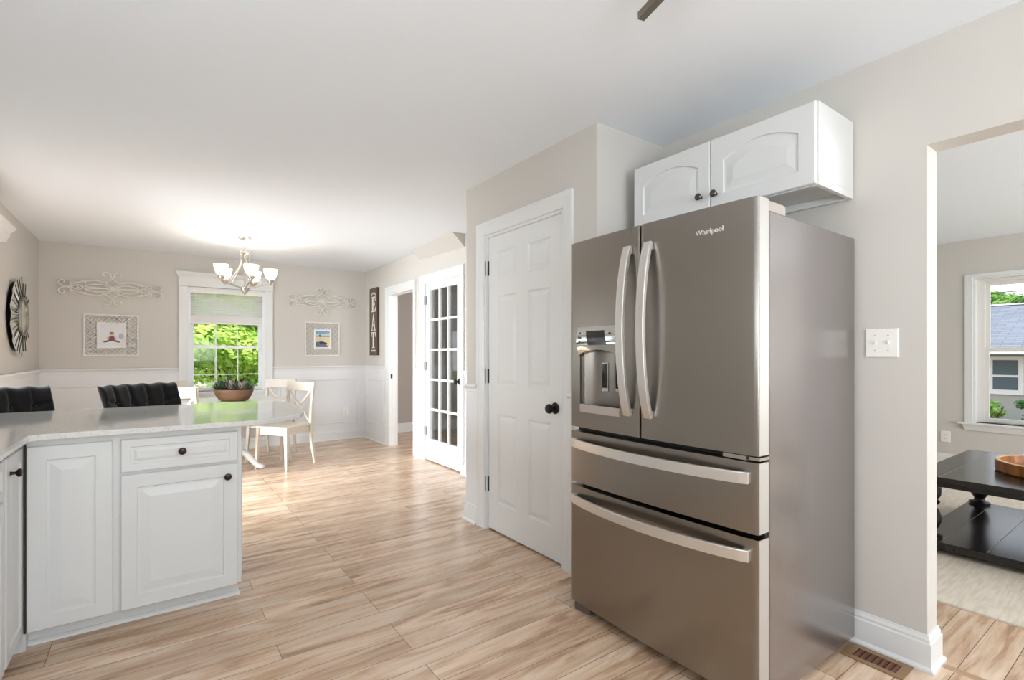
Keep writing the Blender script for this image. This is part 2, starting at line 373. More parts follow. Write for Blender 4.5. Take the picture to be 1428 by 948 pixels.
# casings
def casing(bm, x0, x1, z1, w=0.088, z0=0.0, t=0.018):    # local frame, front towards -y, x0..x1 opening
    for a, b in ((x0 - w, x0), (x1, x1 + w)):
        s = 1 if a < x0 else -1
        inner, outer = (b, a) if s == 1 else (a, b)
        pr = [(outer, 0), (outer, -t), (outer + s * 0.020, -t), (outer + s * 0.028, -t * 0.72), (inner - s * 0.016, -t * 0.6), (inner - s * 0.006, -t * 0.45), (inner, -t * 0.3), (inner, 0)]
        top = z1 + w
        loops = [[(x, y, z0) for x, y in pr], [(x, y, z1 + abs(x - inner)) for x, y in pr]]
        loft(bm, loops)
    pr = [(w, 0), (w, -t), (w - 0.020, -t), (w - 0.028, -t * 0.72), (0.016, -t * 0.6), (0.006, -t * 0.45), (0, -t * 0.3), (0, 0)]
    loft(bm, [[(x0 - d, y, z1 + d) for d, y in pr], [(x1 + d, y, z1 + d) for d, y in pr]])
def jamb(bm, x0, x1, z1, depth, th=0.018, stop=0.05):
    for a, b in ((x0, x0 + th), (x1 - th, x1)): box(bm, a, b, 0.0, depth, 0.0, z1)
    box(bm, x0 + th, x1 - th, 0.0, depth, z1 - th, z1)
    box(bm, x0 + th, x0 + th + 0.01, stop, stop + 0.035, 0, z1 - th); box(bm, x1 - th - 0.01, x1 - th, stop, stop + 0.035, 0, z1 - th)
    box(bm, x0 + th, x1 - th, stop, stop + 0.035, z1 - th - 0.01, z1 - th)
def hinge(parent, x, z, y=-0.004):
    bm = BM(); box(bm, x - 0.014, x + 0.016, y - 0.002, y + 0.014, z - 0.05, z + 0.05); lathe(bm, [(0.0075, -0.052), (0.0075, 0.052)], 10, (x - 0.002, y - 0.008, z))
    obj('hinge', bm, M['black'], parent)
def knob(parent, x, y, z, r=0.028, mt='black', name='door_knob'):
    bm = BM(); lathe(bm, [(0.0, y + 0.0), (0.033, y), (0.034, y - 0.006), (0.026, y - 0.013), (0.012, y - 0.016), (0.010, y - 0.030), (0.016, y - 0.034), (r, y - 0.044), (r * 1.03, y - 0.052), (r * 0.85, y - 0.062), (r * 0.4, y - 0.067), (0, y - 0.068)], 24, (x, 0, z), axis='Y')
    return obj(name, bm, M[mt], parent, smooth='auto')

# pantry door (six panels): door_1
dw = 0.79; yc = 2.549
bm = BM()
x0, x1, zb, zt = -dw / 2, dw / 2, 0.012, 2.037
st, mid = 0.112, 0.115
cols = [(x0 + st, -mid / 2 + 0.0), (mid / 2, x1 - st)]
rows = [(0.20, 0.815), (1.01, 1.625), (1.735, 1.925)]
for a, b in ((x0, x0 + st), (-mid / 2, mid / 2), (x1 - st, x1)): box(bm, a, b, 0, 0.035, zb, zt)
zz = [zb] + [q for r_ in rows for q in r_] + [zt]
for a, b in cols:
    for k in range(0, len(zz), 2): box(bm, a, b, 0, 0.035, zz[k], zz[k + 1])
    for z0, z1 in rows:
        loft(bm, [ploop(a + i, b - i, z0 + i, z1 - i, y, 0, 2) for i, y in ((0, 0.03), (0, 0.0), (0.006, 0.003), (0.012, 0.009), (0.020, 0.009), (0.044, 0.002))])
d1 = struct('door_1', bm, M['trim'], loc=(1.908, yc, 0), rotz=R(-90))
bm = BM(); casing(bm, -0.412, 0.412, 2.052); jamb(bm, -0.413, 0.413, 2.05, 0.10)
o = obj('door_casing', bm, M['trim'], d1); o.location = (0, -0.018, 0)
for z in (1.823, 1.07, 0.317): hinge(d1, x0 - 0.006, z)
knob(d1, yc - 2.222, 0, 0.906)

# glazed door (fifteen lights): door_2
dw = 0.82; yc = 4.88; x0, x1 = -dw / 2, dw / 2
gx0, gx1, gz0, gz1 = x0 + 0.105, x1 - 0.09, 0.255, 1.955
bm = BM()
box(bm, x0, gx0, 0, 0.035, zb, zt); box(bm, gx1, x1, 0, 0.035, zb, zt); box(bm, gx0, gx1, 0, 0.035, zb, gz0); box(bm, gx0, gx1, 0, 0.035, gz1, zt)
for k in (1, 2):
    x = gx0 + (gx1 - gx0) * k / 3; box(bm, x - 0.011, x + 0.011, 0.004, 0.031, gz0, gz1)
for k in range(1, 5):
    z = gz0 + (gz1 - gz0) * k / 5; box(bm, gx0, gx1, 0.003, 0.032, z - 0.012, z + 0.012)
d2 = struct('door_2', bm, M['trim'], loc=(2.568, yc, 0), rotz=R(-90))
bm = BM(); box(bm, gx0, gx1, 0.016, 0.020, gz0, gz1); obj('glass_pane', bm, M['doorglass'], d2)
bm = BM(); casing(bm, -0.424, 0.424, 2.05, 0.085); jamb(bm, -0.425, 0.425, 2.05, 0.12)
o = obj('door_casing', bm, M['trim'], d2); o.location = (0, -0.018, 0)
for z in (1.848, 1.089, 0.339): hinge(d2, x0 - 0.006, z)
knob(d2, yc - 4.505, 0, 0.94)
# open doorway to the hall: door_3 (frame only)
bm = BM(); casing(bm, -0.39, 0.39, 2.03); jamb(bm, -0.391, 0.391, 2.03, 0.12)
d3 = struct('door_3', bm, M['trim'], loc=(2.55, 5.99, 0), rotz=R(-90))
bm = BM(); box(bm, -0.374, -0.371, 0.02, 0.045, 0.90, 0.96); obj('strike_plate', bm, M['black'], d3)
# patio door on the left wall: door_4 (out of frame)
bm = BM(); casing(bm, -0.63, 0.63, 2.0); 
for a, b in ((-0.63, -0.57), (-0.03, 0.03), (0.57, 0.63)): box(bm, a, b, 0.03, 0.07, 0.0, 2.0)
box(bm, -0.63, 0.63, 0.03, 0.07, 0.0, 0.08); box(bm, -0.63, 0.63, 0.03, 0.07, 1.94, 2.0)
d4 = struct('door_4', bm, M['vinyl'], loc=(-1.0, 4.73, 0), rotz=R(90))
# moulded valance over the patio door
bm = BM()
vp = [(0, 2.09), (0.07, 2.09), (0.075, 2.12), (0.085, 2.135), (0.09, 2.165), (0.105, 2.185), (0.12, 2.20), (0.12, 2.215), (0, 2.215)]
loft(bm, [[(-1.0 + d, 3.97 - (d if 0 else 0), z) for d, z in vp], [(-1.0 + d, 5.40 + d * 0.6, z) for d, z in vp]])
tag(obj('window_valance', bm, M['trim']), 'white moulded valance high on the left wall, its tip at the photo\'s left edge', 'valance')

# dining window: window_1
bm = BM(); CW = 0.095
for a, b in ((WX0 - CW, WX0), (WX1, WX1 + CW)): box(bm, a, b, -0.02, 0.0, WZ0 - 0.03, WZ1)
box(bm, WX0 - CW, WX0 - CW + 0.02, -0.026, -0.02, WZ0 - 0.03, WZ1); box(bm, WX1 + CW - 0.02, WX1 + CW, -0.026, -0.02, WZ0 - 0.03, WZ1)
box(bm, WX0 - CW - 0.004, WX1 + CW + 0.004, -0.026, 0, WZ1, WZ1 + 0.115)
box(bm, WX0 - CW - 0.008, WX1 + CW + 0.008, -0.034, 0, WZ1, WZ1 + 0.014)
hexa(bm, [(WX0 - CW - 0.006, 0, WZ1 + 0.115), (WX1 + CW + 0.006, 0, WZ1 + 0.115), (WX1 + CW + 0.006, -0.028, WZ1 + 0.115), (WX0 - CW - 0.006, -0.028, WZ1 + 0.115)],
     [(WX0 - CW - 0.03, 0, WZ1 + 0.16), (WX1 + CW + 0.03, 0, WZ1 + 0.16), (WX1 + CW + 0.03, -0.055, WZ1 + 0.16), (WX0 - CW - 0.03, -0.055, WZ1 + 0.16)])
box(bm, WX0 - CW - 0.032, WX1 + CW + 0.032, -0.058, 0, WZ1 + 0.16, WZ1 + 0.175)
w1 = struct('window_1', bm, M['trim'], loc=(0, 7.27, 0))
bm = BM(); box(bm, WX0 - CW - 0.02, WX1 + CW + 0.02, -0.05, 0.06, WZ0 - 0.03, WZ0); box(bm, WX0 - CW, WX1 + CW, -0.018, 0, WZ0 - 0.12, WZ0 - 0.03); obj('window_sill', bm, M['trim'], w1)
bm = BM()   # jamb liners and frame
for a, b in ((WX0, WX0 + 0.025), (WX1 - 0.025, WX1)): box(bm, a, b, 0.0, 0.14, WZ0, WZ1)
box(bm, WX0 + .025, WX1 - .025, 0.0, 0.14, WZ1 - 0.02, WZ1); box(bm, WX0 + .025, WX1 - .025, 0.075, 0.14, WZ0, WZ0 + 0.02)
obj('window_frame', bm, M['vinyl'], w1)
def sash(parent, x0, x1, z0, z1, y, th=0.035, s=0.036, cols=0, rowz=(), m='vinyl', mun=0.012, bot=None, top=None):
    bm = BM(); bt = bot or s; tp = top or s
    box(bm, x0, x0 + s, y, y + th, z0, z1); box(bm, x1 - s, x1, y, y + th, z0, z1)
    box(bm, x0 + s, x1 - s, y, y + th, z0, z0 + bt); box(bm, x0 + s, x1 - s, y, y + th, z1 - tp, z1)
    for k in range(1, cols):
        x = x0 + s + (x1 - x0 - 2 * s) * k / cols; box(bm, x - mun / 2, x + mun / 2, y + th * .35, y + th * .65, z0 + bt, z1 - tp)
    for z in rowz: box(bm, x0 + s, x1 - s, y + th * .35, y + th * .65, z - mun / 2, z + mun / 2)
    so = obj('window_sash', bm, M[m], parent)
    bm = BM(); box(bm, x0 + s, x1 - s, y + th * .5 - 0.002, y + th * .5 + 0.002, z0 + bt, z1 - tp); obj('glass_pane', bm, M['glass'], so)
    return so
sash(w1, WX0 + 0.025, WX1 - 0.025, WZ0 + 0.005, 1.335, 0.06, cols=3, rowz=(.965,), mun=0.009)
sash(w1, WX0 + 0.025, WX1 - 0.025, 1.30, WZ1 - 0.02, 0.10, cols=3, rowz=(1.67,), mun=0.009)

# living room window: window_2 (local frame, front -y -> world -X)
yc = (LY0 + LY1) / 2; hw = (LY1 - LY0) / 2
bm = BM()
for a, b in ((-hw - 0.062, -hw), (hw, hw + 0.062)): box(bm, a, b, -0.016, 0, LZ0, LZ1 + 0.035)
box(bm, -hw, hw, -0.016, 0, LZ1, LZ1 + 0.035)
for a, b in ((-hw, -hw + 0.02), (hw - 0.02, hw)): box(bm, a, b, 0.0, 0.17, LZ0, LZ1)
box(bm, -hw + .02, hw - .02, 0, 0.17, LZ1 - 0.02, LZ1); 
w2 = struct('window_2', bm, M['trim'], loc=(7.06, yc, 0), rotz=R(-90))
bm = BM(); box(bm, -hw - 0.12, hw + 0.12, -0.05, 0.17, LZ0 - 0.018, LZ0); hexa(bm, [(-hw - 0.06, 0, LZ0 - 0.085), (hw + 0.06, 0, LZ0 - 0.085), (hw + 0.06, -0.012, LZ0 - 0.085), (-hw - 0.06, -0.012, LZ0 - 0.085)], [(-hw - 0.085, 0, LZ0 - 0.018), (hw + 0.085, 0, LZ0 - 0.018), (hw + 0.085, -0.036, LZ0 - 0.018), (-hw - 0.085, -0.036, LZ0 - 0.018)])
obj('window_sill', bm, M['trim'], w2)
bm = BM()
for a, b in ((-hw + 0.02, -hw + 0.075), (hw - 0.075, hw - 0.02)): box(bm, a, b, 0.085, 0.165, LZ0, LZ1 - 0.05)
box(bm, -hw + 0.02, hw - 0.02, 0.085, 0.165, LZ1 - 0.05, LZ1 - 0.02); box(bm, -hw + 0.075, hw - 0.075, 0.10, 0.165, LZ0, LZ0 + 0.012)
obj('window_frame', bm, M['vinyl_l'], w2)
s = sash(w2, -hw + 0.07, hw - 0.07, LZ0 + 0.01, 1.295, 0.09, s=0.04, m='vinyl_l')
bm = BM(); box(bm, -0.19, -0.13, 0.08, 0.10, 1.295, 1.305); tube(bm, [(-0.19, 0.085, 1.308), (-0.155, 0.075, 1.312), (-0.12, 0.07, 1.308)], 0.005, 6); obj('sash_lock', bm, M['nickel'], s)
sash(w2, -hw + 0.07, hw - 0.07, 1.25, LZ1 - 0.045, 0.125, s=0.04, m='vinyl_l')
# unseen kitchen, living and sink windows, added to hold the fill lamps
bm = BM(); casing(bm, -1.0, 1.0, 2.2, 0.08, 0.9); box(bm, -0.03, 0.03, 0.02, 0.06, 0.9, 2.2); box(bm, -1.08, 1.08, -0.03, 0.02, 0.86, 0.9)
struct('added_window_3', bm, M['trim'], loc=(0.5, -2.48, 0), rotz=R(180))
bm = BM(); casing(bm, -1.3, 1.3, 2.2, 0.08, 0.6); box(bm, -0.03, 0.03, 0.06, 0.1, 0.6, 2.2); box(bm, -1.38, 1.38, -0.03, 0.02, 0.56, 0.6)
struct('added_window_4', bm, M['trim'], loc=(4.8, -2.98, 0), rotz=R(180))
bm = BM(); casing(bm, -0.85, 0.85, 2.05, 0.08, 1.1); box(bm, -0.03, 0.03, 0.05, 0.09, 1.1, 2.05); box(bm, -0.93, 0.93, -0.03, 0.02, 1.06, 1.1)
struct('added_window_5', bm, M['trim'], loc=(-1.0, 0.2, 0), rotz=R(90))
# threshold strip between the rooms
bm = BM(); loft(bm, [[(2.50, y, 0.0), (2.507, y, 0.006), (2.528, y, 0.006), (2.535, y, 0.0)] for y in (-0.75, 0.60)])
struct('trim_5', bm, mat('oak_threshold', (186, 154, 124), 0.4))

# ================================================================ KITCHEN
ZT = 0.895
def round_knob(parent, x, z, mt='bronze', y=0.0):
    bm = BM(); lathe(bm, [(0, y), (0.008, y), (0.006, y - 0.006), (0.0055, y - 0.014), (0.011, y - 0.018), (0.0155, y - 0.022), (0.0165, y - 0.026), (0.013, y - 0.031), (0.006, y - 0.033), (0, y - 0.0325)], 20, (x, 0, z), axis='Y')
    return obj('knob', bm, M[mt], parent, smooth='auto')
def door_panel(parent, name, x0, x1, z0, z1, mt='cab', **k):
    bm = BM(); raised_front(bm, x0, x1, z0, z1, **k)
    return obj(name, bm, M[mt], parent)

# peninsula cabinet facing the camera
pc = thing('base_cabinet', 'white base cabinet under the counter with one drawer and two raised panel doors', 'cabinet', (0, 2.80, 0))
bm = BM()
box(bm, -0.428, 0.356, 0.0205, 0.62, 0.082, 0.868); box(bm, -0.99, -0.428, 0.03, 0.62, 0.0, 0.868)
box(bm, -0.445, 0.345, 0.09, 0.60, 0.0, 0.082)
obj('body', bm, M['cab'], pc, bevel=0.0015)
bm = BM(); loft(bm, [[(x, 0.088, 0.0), (x, 0.072, 0.0), (x, 0.073, 0.009), (x, 0.080, 0.016), (x, 0.088, 0.018)] for x in (-0.445, 0.358)])
loft(bm, [[(0.344, y, 0.0), (0.358, y, 0.0), (0.356, y, 0.009), (0.351, y, 0.016), (0.344, y, 0.018)] for y in (0.074, 0.60)])
obj('toe_kick_moulding', bm, M['trim'], pc)
bm = BM()   # shaped end panel edge
loft(bm, [[(0.356, y, z) for y, z in ((0.045, 0.10), (0.575, 0.10), (0.575, 0.85), (0.045, 0.85))], [(0.362, y, z) for y, z in ((0.05, 0.105), (0.57, 0.105), (0.57, 0.845), (0.05, 0.845))]])
obj('end_panel', bm, M['cab'], pc)
door_panel(pc, 'door', -0.422, -0.147, 0.083, 0.842)
d = door_panel(pc, 'door', -0.120, 0.337, 0.083, 0.683); round_knob(d, 0.293, 0.625)
d = door_panel(pc, 'drawer', -0.120, 0.337, 0.695, 0.842, fw=0.034, raise_w=0.012, gr=0.005); round_knob(d, 0.108, 0.771)
bm = BM(); box(bm, -0.4295, -0.4245, 0.004, 0.022, 0.083, 0.85); obj('corner_gap_shade', bm, M['gap_shade'], pc)  # solid dark strip, its colour stands for the shade between the cabinet runs

# left run, facing +X
lc = thing('base_cabinet', 'narrow white corner base cabinet at the left edge with one tall door and bronze knob', 'cabinet', (-0.432, 2.52, 0), R(90))
bm = BM(); box(bm, 0.0, 0.298, 0.0205, 0.54, 0.082, 0.868); box(bm, 0.0, 0.309, 0.07, 0.53, 0.0, 0.082); obj('body', bm, M['cab'], lc, bevel=0.0015)
d = door_panel(lc, 'door', 0.008, 0.294, 0.083, 0.842, fw=0.05, raise_w=0.03); round_knob(d, 0.062, 0.780)
lc2 = thing('base_cabinet', 'white base cabinet cut by the left edge of the photo, with drawer over door', 'cabinet', (-0.432, 1.90, 0), R(90))
bm = BM(); box(bm, 0.0, 0.615, 0.0205, 0.54, 0.082, 0.868); box(bm, 0.0, 0.615, 0.07, 0.53, 0.0, 0.082); obj('body', bm, M['cab'], lc2, bevel=0.0015)
d = door_panel(lc2, 'door', 0.02, 0.600, 0.083, 0.694); round_knob(d, 0.07, 0.63)
d = door_panel(lc2, 'drawer', 0.02, 0.600, 0.706, 0.842, fw=0.034, raise_w=0.012, gr=0.005); round_knob(d, 0.31, 0.771)

# worktop: L shape with rounded bar end
pts = [(-1.0, 1.70), (-0.41, 1.70), (-0.405, 2.74)]
pts += [(-0.40 + 0.018 * 1, 2.760), (-0.36, 2.768)]
pts += [(0.36, 2.742), (0.44, 2.752), (0.52, 2.79), (0.60, 2.85), (0.655, 2.915), (0.70, 3.02), (0.735, 3.18), (0.755, 3.38), (0.76, 3.56), (0.745, 3.70), (0.70, 3.80), (0.62, 3.865), (0.50, 3.90), (0.2, 3.91), (-0.3, 3.90), (-1.0, 3.90)]
bm = BM(); n0 = len(pts)
def inset_loop(d, z):
    out = []
    for i in range(n0):
        p = Vector(pts[i]); a = (p - Vector(pts[i - 1])).normalized(); b = (Vector(pts[(i + 1) % n0]) - p).normalized()
        na = Vector((-a.y, a.x)); nb = Vector((-b.y, b.x)); m_ = (na + nb); m_ = m_ / max(m_.length_squared / 2, 0.5)
        q = p + m_ * d; out.append((q.x, q.y, z))
    return out
loft(bm, [inset_loop(0.004, 0.869), inset_loop(0.0, 0.873), inset_loop(0.0, ZT - 0.005), inset_loop(0.0015, ZT - 0.0015), inset_loop(0.005, ZT)])
tag(obj('worktop', bm, M['quartz']), 'glossy speckled pale quartz worktop with a rounded bar end', 'worktop')

# wall cabinet over the refrigerator
wc = thing('wall_cabinet', 'white two-door wall cabinet with arched panels above the refrigerator', 'cabinet', (2.08, 1.335, 0), R(-90))
bm = BM(); zb0, zt0 = 1.882, 2.208
box(bm, -0.455, 0.455, 0.0205, 0.34, zb0 + 0.03, zt0)              # case
box(bm, -0.455, -0.437, 0.0205, 0.34, zb0, zb0 + 0.03); box(bm, 0.437, 0.455, 0.0205, 0.34, zb0, zb0 + 0.03)
box(bm, -0.437, 0.437, 0.0205, 0.042, zb0, zb0 + 0.03); box(bm, -0.437, 0.437, 0.322, 0.34, zb0, zb0 + 0.03)
obj('body', bm, M['cab'], wc, bevel=0.001)
d = door_panel(wc, 'door', -0.449, -0.002, zb0 + 0.003, zt0 - 0.002, arch=0.045, fw=0.062, raise_w=0.034); round_knob(d, -0.047, 1.953, 'pewter')
d = door_panel(wc, 'door', 0.002, 0.449, zb0 + 0.003, zt0 - 0.002, arch=0.045, fw=0.062, raise_w=0.034); round_knob(d, 0.030, 1.950, 'pewter')

# ---------------------------------------------------------------- refrigerator (local: front -y, x to the right = world -Y)
fr = thing('refrigerator', 'brushed steel french door refrigerator with ice dispenser and two freezer drawers', 'refrigerator', (1.62, 1.3205, 0), R(-90))
FX = 0.4575
bm = BM(); box(bm, -0.452, 0.452, 0.082, 0.785, 0.03, 1.71); obj('cabinet_side', bm, M['side'], fr, bevel=0.004)
bm = BM(); box(bm, -0.445, 0.445, 0.066, 0.084, 0.07, 1.705); box(bm, -0.43, 0.43, 0.03, 0.07, 0.862, 0.878); obj('gasket', bm, M['darkgap'], fr)
def yfront(x): return -0.016 * (1 - (x / FX) ** 2)
def front_slab(bm, x0, x1, z0, z1, th=0.066, hole=None, nx=24, rb=0.006):
    xs = [x0 + (x1 - x0) * i / nx for i in range(nx + 1)]
    zs = [z0, z1]
    if hole:
        hx0, hx1, hz0, hz1 = hole; xs = sorted(set([x for x in xs if abs(x - hx0) > .008 and abs(x - hx1) > .008] + [hx0, hx1])); zs = [z0, hz0, hz1, z1]
    def Y(x):
        e = min(x - x0, x1 - x); k = 0.0
        if e < rb: k = rb - math.sqrt(max(rb * rb - (rb - e) ** 2, 0))
        return yfront(x) + k
    xs2 = [x0, x0 + 0.0015, x0 + 0.004] + xs[1:-1] + [x1 - 0.004, x1 - 0.0015, x1]
    V = {}
    def v(x, z): 
        if (x, z) not in V: V[(x, z)] = bm.verts.new((x, Y(x), z))
        return V[(x, z)]
    for a, b in zip(xs2, xs2[1:]):
        for c, d_ in zip(zs, zs[1:]):
            if hole and a >= hx0 - 1e-6 and b <= hx1 + 1e-6 and c >= hz0 - 1e-6 and d_ <= hz1 + 1e-6: continue
            bm.faces.new((v(a, c), v(b, c), v(b, d_), v(a, d_)))
    # back and sides
    bk = [[bm.verts.new((x, th, z)) for z in (z0, z1)] for x in (x0, x1)]
    top = [v(x, z1) for x in xs2]; bot = [v(x, z0) for x in xs2]
    bm.faces.new(top + [bk[1][1], bk[0][1]]); bm.faces.new(bot + [bk[1][0], bk[0][0]])
    lz = [v(x0, z) for z in zs]; rz = [v(x1, z) for z in zs]
    bm.faces.new(lz + [bk[0][1], bk[0][0]]); bm.faces.new(rz + [bk[1][1], bk[1][0]])
    bm.faces.new((bk[0][0], bk[0][1], bk[1][1], bk[1][0]))
HX0, HX1, HZ0, HZ1 = -0.385, -0.135, 0.955, 1.348
bm = BM(); front_slab(bm, -FX, -0.027, 0.882, 1.746, hole=(HX0, HX1, HZ0, HZ1)); dl = obj('door', bm, M['steel'], fr, smooth='auto')
bm = BM(); front_slab(bm, -0.019, FX, 0.882, 1.746); dr = obj('door', bm, M['steel'], fr, smooth='auto')
bm = BM(); front_slab(bm, -FX, FX, 0.622, 0.860, nx=40); f1 = obj('drawer', bm, M['steel'], fr, smooth='auto')
bm = BM(); front_slab(bm, -FX, FX, 0.058, 0.604, nx=40); f2 = obj('drawer', bm, M['steel'], fr, smooth='auto')
# pale right hand edges of the doors
for p, z0, z1 in ((dr, 0.884, 1.744), (f1, 0.624, 0.858), (f2, 0.060, 0.602)):
    bm = BM(); box(bm, FX - 0.001, FX + 0.0015, 0.004, 0.062, z0, z1); obj('edge_trim', bm, M['steel_edge'], p)
# bowed handles
def vhandle(parent, x):
    bm = BM(); P = []
    for i in range(25):
        t = i / 24; z = 0.968 + (1.665 - 0.968) * t
        P.append((x, yfront(x) - 0.010 - 0.050 * (1 - (2 * t - 1) ** 2) ** 0.8, z))
    sweep(bm, P, (1, 0, 0), 0.019, 0.009)
    for zz_ in (0.982, 1.650): box(bm, x - 0.0145, x + 0.0145, yfront(x) - 0.012, yfront(x) + 0.004, zz_ - 0.014, zz_ + 0.014)
    return obj('door_handle', bm, M['handle'], parent, bevel=0.003)
vhandle(dl, -0.078); vhandle(dr, 0.028)
def hhandle(parent, z, x0=-0.436, x1=0.432, hh=0.020):
    bm = BM(); P = []
    for i in range(33):
        t = i / 32; x = x0 + (x1 - x0) * t
        P.append((x, yfront(x) - 0.012 - 0.052 * (1 - (2 * t - 1) ** 2) ** 0.75, z))
    sweep(bm, P, (0, 0, 1), hh, 0.007)
    for xx in (x0 + 0.012, x1 - 0.012): box(bm, xx - 0.012, xx + 0.012, yfront(xx) - 0.014, yfront(xx) + 0.004, z - hh * 0.95, z + hh * 0.95)
    return obj('drawer_handle', bm, M['handle'], parent, bevel=0.003)
hhandle(f1, 0.809); hhandle(f2, 0.549)
# dispenser
bm = BM()
yo = -0.006
def cav(bm, x0, x1, z0, z1, y0, y1):
    n = 10; L0 = []; L1 = []
    A = [(x0, y0), (x0, y0 + 0.02)] + [(x0 + (x1 - x0) * (0.04 + 0.92 * i / n), y0 + 0.02 + (y1 - y0 - 0.02) * math.sin(math.pi * (i / n)) ** 0.45) for i in range(n + 1)] + [(x1, y0 + 0.02), (x1, y0)]
    loft(bm, [[(x, y, z0) for x, y in A], [(x, y, z1) for x, y in A]], False, False, closed=False)
    for z in (z0, z1): bm.faces.new([bm.verts.new((x, y, z)) for x, y in A])
cav(bm, HX0, HX1, HZ0, HZ1, yo, 0.058)
dp = obj('ice_dispenser', bm, M['steel'], dl, smooth='auto')
bm = BM()   # lower lip
loft(bm, [[(x, yfront(x) - 0.002, HZ0), (x, 0.03, HZ0), (x, 0.03, HZ0 + 0.030), (x, yfront(x) - 0.002, HZ0 + 0.037)] for x in (HX0, -0.32, -0.26, -0.20, HX1)])
obj('drip_tray', bm, M['plastic'], dp)
bm = BM()   # chrome control panel with scooped lower edge
xs = [HX0 + (HX1 - HX0) * i / 16 for i in range(17)]
zl = [1.212 + 0.030 * math.sin(math.pi * i / 16) ** 0.6 for i in range(17)]
def fy(x, z): return yfront(x) - 0.006 - 0.020 * math.sin(math.pi * (z - 1.21) / (1.348 - 1.21) * 0.9)
V = [[bm.verts.new((x, fy(x, zl[i] + (1.346 - zl[i]) * j / 8), zl[i] + (1.346 - zl[i]) * j / 8)) for j in range(9)] for i, x in enumerate(xs)]
for i in range(16):
    for j in range(8): bm.faces.new((V[i][j], V[i + 1][j], V[i + 1][j + 1], V[i][j + 1]))
B = [bm.verts.new((x, 0.02, zl[i])) for i, x in enumerate(xs)]
for i in range(16): bm.faces.new((V[i][0], V[i + 1][0], B[i + 1], B[i]))
for e in (0, 16):
    k = bm.verts.new((xs[e], 0.02, 1.346)); bm.faces.new([V[e][j] for j in range(9)] + [k, B[e]])
bm.faces.new([V[i][8] for i in range(17)] + [bm.verts.new((xs[16], 0.02, 1.346)), bm.verts.new((xs[0], 0.02, 1.346))])
cp = obj('control_panel', bm, M['chrome'], dp, smooth='auto')
bm = BM()
g = [[(-0.305 + 0.115 * i / 6, 1.262 + 0.064 * j / 4) for j in range(5)] for i in range(7)]
V = [[bm.verts.new((x - 0.004 * j, fy(x, z) - 0.0012, z)) for j, (x, z) in enumerate(r_)] for r_ in g]
for i in range(6):
    for j in range(4): bm.faces.new((V[i][j], V[i + 1][j], V[i + 1][j + 1], V[i][j + 1]))
obj('display_screen', bm, M['screen'], cp)
for (x, z) in ((-0.362, 1.318), (-0.367, 1.297), (-0.362, 1.276), (-0.356, 1.297), (-0.170, 1.312)):
    bm = BM(); lathe(bm, [(0, -0.0022), (0.0048, -0.0022), (0.0048, 0.002), (0, 0.002)], 12, (x, fy(x, z) , z), axis='Y'); obj('button', bm, M['screen'], cp)
for x in (-0.245, -0.165):
    bm = BM(); box(bm, x - 0.019, x + 0.019, 0.012, 0.022, 1.055, 1.185); pd = obj('dispenser_paddle', bm, M['chrome'], dp, bevel=0.003)
    bm = BM(); box(bm, x - 0.0145, x + 0.0145, 0.0105, 0.013, 1.072, 1.181); obj('paddle_pad', bm, M['screen'], pd)
# hinge covers, feet, middle hinge bracket
for s in (1, -1):
    bm = BM()
    A = [(0.45, 0.020), (0.375, 0.020), (0.37, 0.075), (0.385, 0.17), (0.40, 0.195), (0.45, 0.195)]
    loft(bm, [[(s * x, y if y > .07 else y + .03, 1.710) for x, y in A], [(s * x, y if y > .07 else y + .03, 1.740) for x, y in A], [(s * (x - 0.004 if x > .42 else x + .006), (y + 0.006 if y < .1 else y - .012) + (.03 if y < .07 else 0), 1.747) for x, y in A]])
    obj('hinge_cover', bm, M['plastic'], fr)
    bm = BM()
    A = [(0.452, 0.02), (0.36, 0.035), (0.34, 0.12), (0.452, 0.16)]
    loft(bm, [[(s * x, y, 0.0) for x, y in A], [(s * x, y, 0.035) for x, y in A], [(s * (0.44 if x > .4 else x + .02), y + (0.012 if y < .1 else -.01), 0.052) for x, y in A]])
    obj('foot_cover', bm, M['foot'], fr, bevel=0.004)
bm = BM(); box(bm, 0.33, 0.415, 0.0, 0.05, 0.864, 0.878); box(bm, 0.42, 0.4575, 0.008, 0.07, 0.866, 0.876); obj('hinge_bracket', bm, M['nickel'], fr)
# badge
def text_mesh(txt, size, depth):
    c = bpy.data.curves.new('t', 'FONT'); c.body = txt; c.size = size; c.extrude = depth; c.align_x = 'CENTER'
    o = bpy.data.objects.new('t', c); COL.objects.link(o)
    dg = bpy.context.evaluated_depsgraph_get(); me = bpy.data.meshes.new_from_object(o.evaluated_get(dg))
    bpy.data.objects.remove(o); return me
me = text_mesh('Whirlpool', 0.026, 0.0016); me.transform(Matrix.Rotation(R(90), 4, 'X')); me.materials.append(mat('pale_badge_metal', (240, 238, 234), .45, .3))
o = bpy.data.objects.new('badge', me); COL.objects.link(o); o.parent = dr; o.location = (0.285, yfront(0.285) - 0.0012, 1.652)

